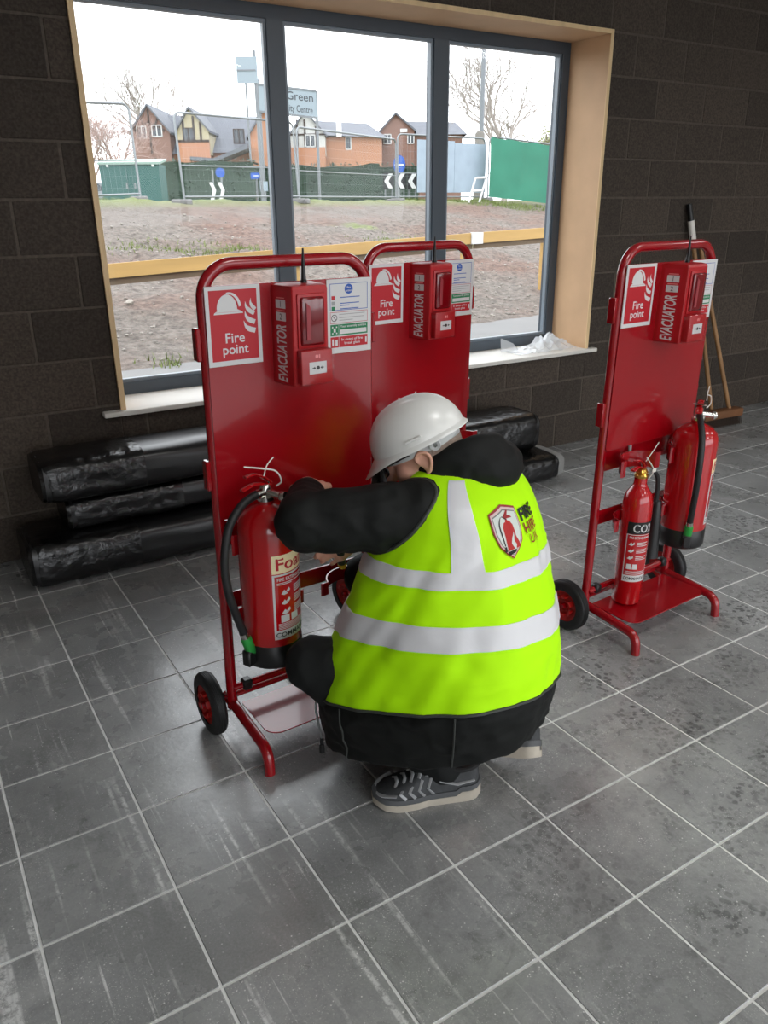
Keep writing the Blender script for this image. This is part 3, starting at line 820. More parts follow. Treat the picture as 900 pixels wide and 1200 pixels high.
mr = MB(); mr._add([(X(350), -.4, HZ(167)), (X(456), -.4, HZ(171)), (X(432), 4, HZ(151)), (X(360), 4, HZ(147)), (X(456), 8, HZ(171)), (X(350), 8, HZ(168))], [(0, 1, 2, 3), (3, 2, 4, 5), (1, 4, 2)])
mr.build('main_roof', ROOF, e, ang=0, recalc=False)
gable(e, X(344), X(384), X(362), HZ(190), HZ(168), HZ(146), -1, 6, RENDW)
xz(MB(), [(X(344), 0), (X(384), 0), (X(384), HZ(181)), (X(344), HZ(181))], -1.05, -.8).build('lower_wall', BR1, e, ang=0)
for u in (352, 361, 374): beam(e, (X(u), HZ(181)), (X(u), HZ(153 if u != 374 else 160)), -1.0, .15)
beam(e, (X(344), HZ(168)), (X(384), HZ(168)), -1.0, .12)
house_window(e, X(361), X(373), HZ(181), HZ(168), -1.06)
house_window(e, X(407), X(414), HZ(183), HZ(169), -.02, bars=1)
MB().bounds(X(400) - .2, X(400) + .2, -.5, -.1, HZ(170), HZ(153)).build('flue_pipe', UPVC, e, ang=0)
e = empty('house', origin(478, D + 6), RZ_VIEW, 'brown brick gabled house between the middle and right panes', 'house', 'houses beyond the hedge')
X = lambda u: HX(u, 478) * 1.1
HZ3 = lambda v: HZ(v) * 1.1
gable(e, X(447), X(485), X(464), 0, HZ3(167), HZ3(151), -.3, 6, BR2)
xz(MB(), [(X(485), 0), (X(540), 0), (X(540), HZ3(170)), (X(485), HZ3(170))], 0, 6).build('front_wall', BR2, e, ang=0)
mr = MB(); mr._add([(X(478), -.4, HZ3(171)), (X(545), -.4, HZ3(171)), (X(536), 4, HZ3(154)), (X(466), 4, HZ3(152)), (X(545), 8, HZ3(171)), (X(470), 8, HZ3(171))], [(0, 1, 2, 3), (3, 2, 4, 5), (1, 4, 2)])
mr.build('main_roof', ROOF, e, ang=0, recalc=False)
house_window(e, X(450), X(459), HZ3(180), HZ3(170), -.32); house_window(e, X(477), X(485), HZ3(180), HZ3(170), -.32)
MB().bounds(X(469), X(477), -.4, -.3, HZ3(168.5), HZ3(165)).build('gable_plaque', UPVC, e, ang=0)

# ---- signs, lamp posts
POLE = mat('grey_painted_post', (112, 116, 120), .5, metal=.3)
SIGNB = mat('pale_sign_face', (134, 146, 154), .5)
def post(e, x, z0, z1, r=.05, name='sign_post'): MB().tube([(x, 0, z0), (x, 0, z1)], r, 10).build(name, POLE, e)
d = 30.0; p = gp(352, d); z = lambda v: (at(352, v, d).z - p.z)
x = lambda u: (u - 352) * d / FPX / 1.0
e = empty('community_sign', p, RZ_VIEW, 'two-post name board reading Community Centre above the fence', 'sign')
post(e, x(375), 0, z(113)); post(e, x(311), 0, z(100))
SL = -.11
Sh = Matrix(((1, 0, 0, 0), (0, 1, 0, 0), (SL, 0, 1, 0), (0, 0, 0, 1)))
zc = (z(111) + z(139)) / 2
b_ = MB(Sh).bounds(x(311), x(375), -.08, -.05, z(139) - .02, z(110)).build('sign_board', SIGNB, e, ang=0)
fr_ = MB(Sh)
fr_.bounds(x(311), x(375), -.1, -.05, z(110) - .05, z(110) + .02).bounds(x(311), x(375), -.1, -.05, z(139) - .05, z(139) + .02)
fr_.build('sign_border', POLE, b_, ang=0)
tx = MB()
fnt = lambda a, b: Vector((x(346) + a, -.083, zc + b + SL * (x(346) + a)))
txg = MB()
put_text(txg, 'Green', lambda a, b: fnt(a + .35, b + .2), h=.28, bold=.01)
put_text(tx, 'Community Centre', lambda a, b: fnt(a - .02, b - .24), w=1.66, h=.30, bold=.01)
txg.build('lettering', mat('dark_grey_print', (66, 70, 76), .6), b_, ang=0, recalc=False)
tx.build('lettering', mat('dark_grey_print', (66, 70, 76), .6), b_, ang=0, recalc=False)
d = 27.0; p = gp(306, d); z = lambda v: (at(300, v, d).z - p.z); x = lambda u: (u - 306) * d / FPX
e = empty('direction_sign', p, RZ_VIEW, 'plain square back of a sign on a post beside the first mullion', 'sign')
post(e, x(308), 0, z(70)); MB().bounds(x(288), x(311), -.09, -.05, z(105), z(77)).build('sign_board', SIGNB, e, ang=0)
MB().bounds(x(288), x(309), -.11, -.09, z(92), z(90.5)).build('sign_rail', POLE, e, ang=0)
d = 48.0; p = gp(297, d); z = lambda v: (at(297, v, d).z - p.z)
e = empty('lamp_post', p, RZ_VIEW, 'thin lamp post behind the long brick house', 'lamp post'); post(e, 0, 0, z(92), .06, 'pole'); post(e, 0, 0, 1.2, .11, 'pole_base')
d = 33.0; p = gp(560, d); z = lambda v: (at(560, v, d).z - p.z)
e = empty('lamp_post', p, RZ_VIEW, 'tall grey street lamp post in the right pane', 'lamp post')
MB().tube([(0, 0, 0), (0, 0, 2.6), (0, 0, 2.7)], [.2, .2, .12], 12).build('pole_base', mat('timber_grey_post', (110, 106, 100), .8), e)
MB().tube([(.05, 0, 2.6), (.05, 0, z(20))], [.1, .08], 10).build('pole', POLE, e)
MB().rbox((.05, -.3, z(20)), (.3, .8, .12), .04, 1).build('lamp_head', POLE, e)
# blue arrow sign
d = 29.0
p = gp(302, d); z = lambda v: (at(302, v, d).z - p.z); x = lambda u: (u - 302) * d / FPX
e = empty('arrow_sign', p, RZ_VIEW, 'small blue direction sign on a thin post beside the first mullion', 'sign')
post(e, 0, 0, z(203), .03); bb = MB(); xz(bb, [(x(296), z(210)), (x(305), z(210)), (x(308.5), z(206.5)), (x(305), z(203)), (x(296), z(203))], -.07, -.04)
bb = bb.build('sign_board', BLUEP, e, ang=0); MB().bounds(x(299), x(305), -.075, -.07, z(207), z(206)).build('arrow', WHITEP, bb, ang=0)
p = gp(310, d); x = lambda u: (u - 310) * d / FPX
e = empty('notice_sign', p, RZ_VIEW, 'small pale notice board beside the blue direction sign', 'sign')
post(e, x(310), 0, z(213), .02); MB().bounds(x(306), x(315), -.06, -.03, z(224), z(213)).build('sign_board', WBOARD, e, ang=0)
# round keep left sign and chevrons
d = 30.0; p = gp(468, d); z = lambda v: (at(468, v, d).z - p.z); x = lambda u: (u - 468) * d / FPX
e = empty('round_sign', p, RZ_VIEW, 'round blue sign with a white arrow pointing left', 'sign'); post(e, 0, 0, z(183), .03)
bb = MB(); xz(bb, [(a * .72, b) for a, b in circ(0, z(193.5), 9 * PXZ(d), 20)], -.07, -.04); bb = bb.build('sign_disc', BLUEP, e, ang=0)
ar = MB(); xz(ar, [(-.2, z(194)), (-.05, z(191)), (-.05, z(193.2)), (.17, z(193.2)), (.17, z(194.8)), (-.05, z(194.8)), (-.05, z(197))], -.075, -.07); ar.build('arrow', WHITEP, bb, ang=0)
for u, nm in ((455.5, 'left'), (469.5, 'middle'), (483, 'right')):
    p = gp(u, 28.5); d = 28.5; z = lambda v: (at(u, v, d).z - p.z); K2 = d / FPX
    e = empty('chevron_sign', p, RZ_VIEW, 'black road chevron sign with white arrow, %s one of three' % nm, 'sign', 'road chevron signs')
    post(e, -.12, 0, z(222), .025); post(e, .12, 0, z(222), .025)
    bb = MB().bounds(-6.5 * K2, 6.5 * K2, -.06, -.03, z(222), z(203)).build('sign_board', BLACKP, e, ang=0)
    ar = MB(); xz(ar, [(-5 * K2, z(212.5)), (0, z(204)), (5 * K2, z(204)), (0, z(212.5)), (5 * K2, z(221)), (0, z(221))], -.068, -.06); ar.build('chevron', WHITEP, bb, ang=0)
# white posts with striped reflectors near the hedge
for u in (251, 261):
    d = 24.0; p = gp(u, d); z = lambda v: (at(u, v, d).z - p.z)
    e = empty('marker_post', p, RZ_VIEW, 'white zigzag marker post before the hedge, %s of the pair' % ('left' if u == 251 else 'right'), 'post', 'white marker posts')
    MB().tube([(0, 0, 0), (.02, 0, z(200))], .03, 8).build('post', STEEL, e)
    zz = MB()
    for a, b in ((214, 223), (223, 235)):
        s = -.05 if a == 214 else .05
        xz(zz, [(-.05 + s, z(a)), (.05 + s, z(a)), (.05 - s, z(b)), (-.05 - s, z(b))], -.06, -.04)
    zz.build('reflector', WHITEP, e, ang=0)
    if u == 261:
        bb = MB(); xz(bb, circ(0, z(203), .14, 16), -.07, -.05); bb.build('blue_disc', BLUEP, e, ang=0)
# folded white barrier beside the lamp post
p = gp(560, 26.5)
e = empty('barrier', p, RZ_VIEW + .4, 'white folded barrier leaning beside the green netting', 'barrier')
for a, b in (((-.35, 0, 0), (-.12, 0, .75)), ((.05, 0, 0), (.3, 0, .78)), ((-.12, 0, .75), (.3, 0, .78)), ((-.25, 0, .35), (.17, 0, .38))):
    MB().tube([a, b], .035, 8).build('barrier_tube', WHITEP, e)
# parked car far left
d = 50.0; p = at(108, 218, d); p.z = 1.75
e = empty('car', p, RZ_VIEW, 'pale parked car left of the green cabinet', 'car')
CARP = mat('silver_car_paint', (120, 124, 130), .3, metal=.4)
prof = [(-2, .3), (2, .3), (2.05, .75), (1.3, .9), (.75, 1.4), (-.9, 1.42), (-1.6, .95), (-2.05, .85)]
xz(MB(), prof, -.8, .8).build('car_body', CARP, e, ang=30)
xz(MB(), [(-1.35, .95), (1.1, .92), (.7, 1.33), (-.85, 1.35)], -.82, -.8).build('car_windows', PANE, e, ang=0)
for wx in (-1.25, 1.3):
    MB().lathe([(0, -.1), (.3, -.1), (.32, -.06), (.32, .06), (.3, .1), (0, .1)], 16, Matrix.Translation((wx, -.75, .32)) @ Matrix.Rotation(pi / 2, 4, 'X')).build('car_wheel', BLACKRUB, e)
# ------------------------------------------------------------------ fire point trolleys
TW = 0.493; HWD = TW / 2
SHEAR = Matrix(((1, 0, .011, 0), (0, 1, -.013, 0), (0, 0, 1, 0), (0, 0, 0, 1)))
def S(): return MB(SHEAR)
def part(mb, name, m, parent, ang=40, **k): return mb.build(name, m, parent, ang, **k)
def sfn(x0, z0, y):            # flat print on a vertical sheet
    return lambda a, b: SHEAR @ Vector((x0 + a, y, z0 + b))
def pr(parent, name, m, shapes):
    """one flat print mesh from rectangles / polygons / words; shapes is a list of callables"""
    mb = MB()
    for s in shapes: s(mb)
    return mb.build(name, m, parent, ang=0, recalc=False)

def make_trolley():
    root = empty('fire_point_trolley')
    up = fillet([(-HWD, 0, .085), (-HWD, 0, 1.397), (HWD, 0, 1.397), (HWD, 0, .085)], .085, 10)
    part(S().tube(up, .0165, 14, up=(0, 1, 0)), 'upright_frame', RED, root)
    for s in (-1, 1):
        ft = fillet([(s * HWD, .05, .1), (s * HWD, -.02, .1), (s * HWD, -.245, .075), (s * HWD, -.252, .0)], [.05, .055], 8)
        part(S().tube(ft, .0165, 14), 'foot_tube', RED, root)
    pts = []
    sheet = S(); hw, z0, z1, r = .2505, .715, 1.346, .012
    out = []
    for cx, cz, a0 in ((hw - r, z1 - r, 0), (-hw + r, z1 - r, 90), (-hw + r, z0 + r, 180), (hw - r, z0 + r, 270)):
        for k in range(5):
            a = radians(a0 + 90 * k / 4); out.append((cx + r * cos(a), cz + r * sin(a)))
    xz(sheet, out, -.0205, -.017)
    panel = part(sheet, 'back_panel', RED, root, ang=30)
    for x in (-.23, .23):
        for z in (.735, 1.0, 1.325):
            part(S().lathe([(0, -.003), (.005, -.002), (.006, 0)], 8, Matrix.Translation((x, -.0205, z)) @ Matrix.Rotation(pi / 2, 4, 'X')), 'panel_bolt', RED, panel)
    for s in (-1, 1):
        for z in (1.2, .845):
            part(S().rbox((s * (HWD + .021), .006, z), (.014, .03, .085), .003, 1), 'side_clip', RED, root)
    # cross plates with extinguisher cradles
    for z0, z1, rad in ((.632, .706, .088), (.425, .478, .088)):
        pl = part(S().bounds(-HWD + .01, HWD - .01, -.003, .002, z0, z1), 'cross_plate', RED, root, ang=0)
        for cx in (-.145, .13):
            cy = -.115; n = 16; a0, a1 = radians(12), radians(168)
            o = [(cx + rad * cos(a0 + (a1 - a0) * i / n), cy + rad * sin(a0 + (a1 - a0) * i / n)) for i in range(n + 1)]
            i_ = [(cx + (rad - .004) * cos(a0 + (a1 - a0) * i / n), cy + (rad - .004) * sin(a0 + (a1 - a0) * i / n)) for i in range(n, -1, -1)]
            o = [(o[0][0] + .022, o[0][1])] + o + [(o[-1][0] - .022, o[-1][1])]
            i_ = [(i_[0][0] - .02, i_[0][1] - .004)] + i_ + [(i_[-1][0] + .02, i_[-1][1] - .004)]
            q = S(); q.prism(o + i_, (z1 - z0) * .8, Matrix.Translation((0, 0, z0 + .006))); part(q, 'cradle', RED, pl, ang=30)
        for x in (-.2, -.03, .03, .2):
            part(S().lathe([(0, -.004), (.005, -.003), (.006, 0)], 8, Matrix.Translation((x, -.003, (z0 + z1) / 2)) @ Matrix.Rotation(pi / 2, 4, 'X')), 'bolt', CHROME, pl)
    for x in (-.105, .165):
        hk = S(); hk.tube(fillet([(x, -.006, .715), (x, -.012, .72), (x, -.018, .64), (x, -.03, .625)], .006, 4), [.011] * 0 or .006, 8); part(hk, 'hanging_hook', GREYPL, root)
    part(S().tube([(-HWD, -.01, .158), (HWD, -.01, .158)], .012, 10), 'bottom_bar', RED, root)
    for s in (-1, 1):
        part(S().rbox((s * (HWD - .045), -.012, .16), (.03, .034, .036), .006, 1), 'bar_clamp', BLACKPL, root)
    # foot plate
    pf = S(); hw, ya, yb, r = .222, -.215, -.012, .045; out = []
    for cx, cy, a0, rr in ((hw - .006, yb - .006, 0, .006), (-hw + .006, yb - .006, 90, .006), (-hw + r, ya + r, 180, r), (hw - r, ya + r, 270, r)):
        for k in range(7):
            a = radians(a0 + 90 * k / 6); out.append((cx + rr * cos(a), cy + rr * sin(a)))
    pf.prism(out, .004, Matrix.Translation((0, 0, .094)))
    part(pf, 'foot_plate', RED, root, ang=30)
    part(MB().tube([(-HWD - .085, .036, .1), (HWD + .085, .036, .1)], .01, 10), 'axle', RED, root)
    for s in (-1, 1):
        part(MB().tube([(s * HWD, 0, .12), (s * HWD, .04, .1)], .014, 10), 'axle_bracket', RED, root)
        Mx = Matrix.Translation((s * (HWD + .056), .036, .1)) @ Matrix.Rotation(pi / 2 * s, 4, 'Y')
        pr_ = [(.062, -.02), (.085, -.021), (.094, -.018), (.0985, -.012)]
        for zz in (-.008, -.003, .002, .007): pr_ += [(.1, zz - .0015), (.1, zz + .0012), (.0975, zz + .0018), (.0975, zz + .0028)]
        pr_ += [(.0985, .012), (.094, .018), (.085, .021), (.062, .02)]
        w = part(MB().lathe(pr_, 36, Mx), 'wheel', BLACKRUB, root, ang=35)
        hb = MB().lathe([(0, .01), (.02, .01), (.022, .016), (.024, .008), (.05, .006), (.058, .014), (.064, .016), (.064, -.016), (.058, -.014), (.05, -.006), (.02, -.01), (0, -.012)], 30, Mx)
        for k in range(6):
            a = k * pi / 3; hb.box(Mx @ Vector((.037 * cos(a), .037 * sin(a), .008)), (.02, .008, .036), (Mx @ Matrix.Rotation(a + pi / 2, 4, 'Z')).to_3x3() @ Matrix.Rotation(0, 3, 'Z'))
        part(hb, 'wheel_hub', HUBRED, w, ang=35)
        part(MB().lathe([(0, .03), (.008, .03), (.01, .024), (.01, .012)], 12, Mx), 'axle_cap', RED, w)
    # ---- fire point sign
    sg = part(S().bounds(-.2495, -.0975, -.0235, -.0208, 1.143, 1.345), 'fire_point_sign', WHITEP, root, ang=0)
    cx, cz, y = -.1735, 1.244, -.0239
    f = sfn(cx, cz, y)
    pr(sg, 'red_field', REDPRINT, [lambda mb: put_rect(mb, -.066, .066, -.088, .091, f)])
    f = sfn(cx, cz, y - .0004)
    def bell(mb):
        hel = [(-.052, .036)] + [(-.045 + .004, .042)] + [(-.018 + .028 * cos(a), .042 + .038 * sin(a)) for a in [pi - pi * k / 14 for k in range(15)]] + [(.022, .036)]
        put_poly(mb, hel, f)
        put_poly(mb, [(-.055, .031), (.026, .031), (.024, .0355), (-.053, .0355)], f)
        cr = [(-.012 + .034 * cos(a), .044 + .041 * sin(a)) for a in [radians(100) - radians(92) * k / 10 for k in range(11)]]
        cr2 = [(-.016 + .031 * cos(a), .042 + .039 * sin(a)) for a in [radians(8) + radians(88) * k / 10 for k in range(11)]]
        put_poly(mb, cr + cr2, f)
    def flames(mb):
        def tongue(pts, wid):
            sp = spline([Vector((x, z, 0)) for x, z in pts], 5); n = len(sp); L_ = []; R_ = []
            for i, p in enumerate(sp):
                t = (sp[min(i + 1, n - 1)] - sp[max(i - 1, 0)]).normalized(); nn = Vector((-t.y, t.x, 0)); w = wid * min(1, i / (n * .55)) 
                L_.append((p.x + nn.x * w, p.y + nn.y * w)); R_.append((p.x - nn.x * w, p.y - nn.y * w))
            for i in range(n - 1): put_poly(mb, [L_[i], L_[i + 1], R_[i + 1], R_[i]], f)
        tongue([(.033, .060), (.035, .047), (.044, .036), (.057, .028)], .0055)
        tongue([(.049, .068), (.048, .055), (.053, .046), (.060, .038)], .005)
        tongue([(.031, .036), (.034, .022), (.044, .012), (.058, .006)], .0062)
        tongue([(.026, .012), (.032, -.003), (.042, -.011), (.058, -.016)], .0066)
    pr(sg, 'helmet_symbol', WHITEP, [bell]); pr(sg, 'flame_symbol', WHITEP, [flames])
    pr(sg, 'lettering', WHITEP, [lambda mb: put_text(mb, 'Fire', lambda a, b: f(a, b - .030), h=.026, bold=.012)])
    pr(sg, 'lettering', WHITEP, [lambda mb: put_text(mb, 'point', lambda a, b: f(a, b - .064), w=.072, bold=.012)])
    # ---- fire action notice
    sg = part(S().bounds(.103, .2475, -.0235, -.0208, 1.141, 1.344), 'fire_action_sign', WHITEP, root, ang=0)
    cx, cz = .1755, 1.2425; f = sfn(cx, cz, -.0239); g = sfn(cx, cz, -.0243); hh = sfn(cx, cz, -.0247)
    def ring(x0, x1, z0, z1, t): return lambda mb: [put_rect(mb, a, b, c, d, f) for a, b, c, d in ((x0, x1, z0, z0 + t), (x0, x1, z1 - t, z1), (x0, x0 + t, z0, z1), (x1 - t, x1, z0, z1))]
    pr(sg, 'blue_border', BLUEP, [ring(-.063, .06, .017, .09, .0016)])
    pr(sg, 'blue_disc', BLUEP, [lambda mb: put_poly(mb, circ(-.002, .074, .0135, 20), f)])
    pr(sg, 'disc_lettering', WHITEP, [lambda mb: put_text(mb, 'Fire\naction', lambda a, b: g(a - .002, b + .074), h=.014, bold=.01)])
    LINES = [(.052, .064), (.036, .062), (.030, .03), (.021, .06)]
    pr(sg, 'instruction_lines', BLUEP, [lambda mb, z=z, w=w: put_rect(mb, -.03, -.03 + w, z - .0012, z + .0012, f) for z, w in LINES])
    pr(sg, 'red_symbol', REDPRINT, [lambda mb: put_rect(mb, -.058, -.047, .046, .057, f)])
    pr(sg, 'grey_symbol', GREYPL, [lambda mb: put_rect(mb, -.058, -.047, .031, .042, f)])
    pr(sg, 'green_symbol', GREENP, [lambda mb: put_rect(mb, -.058, -.047, .018, .028, f)])
    pr(sg, 'red_border', REDPRINT, [ring(-.063, .06, -.018, .013, .0012)])
    def prohib(mb):
        o = circ(-.05, -.003, .0095, 24); i = circ(-.05, -.003, .0078, 24)
        for k in range(24): put_poly(mb, [o[k], o[(k + 1) % 24], i[(k + 1) % 24], i[k]], f)
        put_poly(mb, [(-.0565, .002), (-.0553, .0033), (-.0435, -.008), (-.0447, -.0093)], f)
    pr(sg, 'prohibition_symbol', BLACKP, [prohib])
    pr(sg, 'small_print', GREYPL, [lambda mb, z=z, w=w: put_rect(mb, -.034, -.034 + w, z - .0009, z + .0009, f) for z, w in ((.006, .085), (-.003, .082), (-.010, .045))])
    gb = pr(sg, 'green_field', GREENP, [lambda mb: put_rect(mb, -.063, .06, -.052, -.021, f)])
    pr(sg, 'assembly_lettering', WHITEP, [lambda mb: put_text(mb, 'Your assembly point is', lambda a, b: g(a + .012, b - .028), w=.085, bold=.01)])
    pr(sg, 'write_in_strip', WHITEP, [lambda mb: put_rect(mb, -.032, .056, -.048, -.036, g)])
    def people(mb):
        for x, z in ((-.056, -.028), (-.043, -.028), (-.056, -.045), (-.043, -.045)): put_rect(mb, x - .002, x + .002, z - .002, z + .002, g)
        put_rect(mb, -.053, -.046, -.042, -.031, g); put_rect(mb, -.0365, -.0355, -.051, -.022, g)
    pr(sg, 'assembly_symbol', WHITEP, [people])
    pr(sg, 'red_field', REDPRINT, [lambda mb: put_rect(mb, -.063, .06, -.085, -.055, f)])
    pr(sg, 'glass_lettering', WHITEP, [lambda mb: put_text(mb, 'In event of fire\nbreak glass', lambda a, b: g(a + .008, b - .070), w=.07, h=.02, bold=.012)])
    def callsym(mb):
        put_rect(mb, -.058, -.053, -.08, -.061, g); put_rect(mb, -.048, -.04, -.08, -.063, g); put_rect(mb, -.0365, -.0355, -.085, -.055, g); put_rect(mb, .052, .057, -.078, -.062, g)
    pr(sg, 'hand_symbol', WHITEP, [callsym])
    # ---- alarm unit
    bodyp = [(-.066, -.02), (-.053, -.113), (-.050, -.116), (.050, -.116), (.053, -.113), (.066, -.02)]
    q = S(); zs = [1.084, 1.088, 1.333, 1.341, 1.344]; sc = [.97, 1, 1, .96, .82]
    n = len(bodyp); vs = []
    for z, k in zip(zs, sc): vs += [(x * k, -.02 + (yy + .02) * k, z) for x, yy in bodyp]
    fs = [(i * n + j, i * n + (j + 1) % n, (i + 1) * n + (j + 1) % n, (i + 1) * n + j) for i in range(len(zs) - 1) for j in range(n)] + [tuple(range(n))[::-1], tuple(range((len(zs) - 1) * n, len(zs) * n))]
    q._add(vs, fs); un = part(q, 'alarm_unit', REDP, root, ang=25)
    part(S().rbox((0.002, -.117, 1.252), (.084, .008, .14), .012 * .3, 2), 'lens_surround', REDP, un)
    lens = S(); lp = []
    for zz, w in ((1.19, .03), (1.196, .035), (1.308, .035), (1.314, .03)): lp.append((zz, w))
    lens.rbox((.002, -.121, 1.252), (.07, .016, .124), .007, 3); part(lens, 'siren_lens', DKRED, un)
    pz = S(); xz(pz, [(-.02, 1.205), (-.008, 1.205), (-.008, 1.29), (-.02, 1.3)], -.133, -.126); part(pz, 'lens_prism', mat('pale_lens_edge', (150, 60, 66), .2), un, ang=0)
    part(S().rbox((.004, -.126, 1.135), (.094, .028, .09), .004, 2), 'call_point', REDP, un)
    fcp = lambda a, b: SHEAR @ Vector((.006 + a, -.1404, 1.135 + b)); fcq = lambda a, b: SHEAR @ Vector((.006 + a, -.1408, 1.135 + b))
    pr(un, 'call_point_window', WHITEP, [lambda mb: put_rect(mb, -.026, .026, -.018, .014, fcp)])
    def arrows(mb):
        put_poly(mb, circ(0, -.002, .0052, 16), fcq)
        put_poly(mb, [(-.017, -.0032), (-.012, -.0032), (-.012, -.006), (-.0065, -.002), (-.012, .002), (-.012, -.0008), (-.017, -.0008)], fcq)
        put_poly(mb, [(.017, -.0032), (.012, -.0032), (.012, -.006), (.0065, -.002), (.012, .002), (.012, -.0008), (.017, -.0008)], fcq)
    pr(un, 'call_point_symbol', BLACKP, [arrows])
    pr(un, 'break_glass_symbol', mat('pink_print', (226, 130, 130), .5), [lambda mb: put_poly(mb, circ(-.003, .028, .005, 12), fcp), lambda mb: put_rect(mb, .003, .007, .023, .033, fcp)])
    cov = S(); cov.rbox((.004, -.128, 1.134), (.1, .036, .094), .003, 1); part(cov, 'clear_flap', CLEARPL, un)
    an = S(); an.lathe([(0, 1.43), (.0025, 1.43), (.004, 1.40), (.007, 1.352), (.009, 1.35), (.009, 1.34), (0, 1.34)], 10, Matrix.Translation((.012, -.062, 0)) @ Matrix.Rotation(0, 4, 'X')); part(an, 'aerial', BLACKPL, un)
    d = (Vector((-.066, -.02)) - Vector((-.053, -.113))); L = d.length; d.normalize()
    def side(a, b): # a up the face, b towards the back
        p = Vector((-.053, -.113)) + d * (L * .5 + b); return SHEAR @ Vector((p.x - .0006, p.y, 1.21 + a))
    pr(un, 'side_label', REDPRINT, [lambda mb: put_poly(mb, [(-.122, -.03), (.118, -.03), (.118, .034), (-.122, .034)], side)])
    side2 = lambda a, b: side(a, b) + Vector((-.0005, 0, 0))
    pr(un, 'lettering', WHITEP, [lambda mb: put_text(mb, 'EVACUATOR', lambda a, b: side2(a - .043, b), w=.15, h=.044, bold=.025, shear=.2)])
    for zc_, ch_ in ((.085, '1'), (.053, '2')):
        nb = pr(un, 'number_square', WHITEP, [lambda mb: put_rect(mb, zc_ - .011, zc_ + .011, -.022, .022, side2)])
        side3 = lambda a, b: side(zc_ + b, .0 - a) + Vector((-.001, 0, 0))
        pr(un, 'number', BLACKP, [lambda mb: put_text(mb, ch_, side3, h=.015)])
    pr(un, 'small_heading', mat('pink_print', (226, 130, 130), .5), [lambda mb: put_rect(mb, .099, .102, -.018, .018, side2), lambda mb: put_rect(mb, .067, .07, -.018, .018, side2)])
    d2 = Vector((.066, -.02)) - Vector((.053, -.113)); d2.normalize()
    def rside(a, b):
        p = Vector((.053, -.113)) + d2 * (.045 + b); return SHEAR @ Vector((p.x + .0008, p.y, 1.22 + a))
    pr(un, 'green_badge', GREENP, [lambda mb: put_poly(mb, [(.06, -.03), (.11, -.03), (.11, .03), (.06, .03)], lambda a, b: rside(a, b))])
    pr(un, 'side_lettering', mat('pink_print', (226, 130, 130), .5), [lambda mb: put_text(mb, 'SYNERGY+', lambda a, b: rside(a - .01, -b), w=.12, h=.03, bold=.01)])
    return root
CLEARPL = glass_material('clear_plastic_cover', (.97, .97, .97), .05)
trolA = make_trolley()
TR = {}
def place(o, x, y, rz, label):
    o.location = (x, y, 0); o.rotation_euler = (0, 0, rz); tag(o, label, 'trolley', 'red fire point trolleys')
    return Matrix.Translation((x, y, 0)) @ Matrix.Rotation(rz, 4, 'Z')
trolB = copy_tree(trolA); trolC = copy_tree(trolA)
MA = place(trolA, .6, .821, .034, 'red fire point trolley nearest the camera, held by the crouching man')
MBm = place(trolB, 1.331, 1.267, .118, 'red fire point trolley standing behind the man, nearest the window')
MC = place(trolC, 1.983, .707, .064, 'red fire point trolley on the right holding two extinguishers')

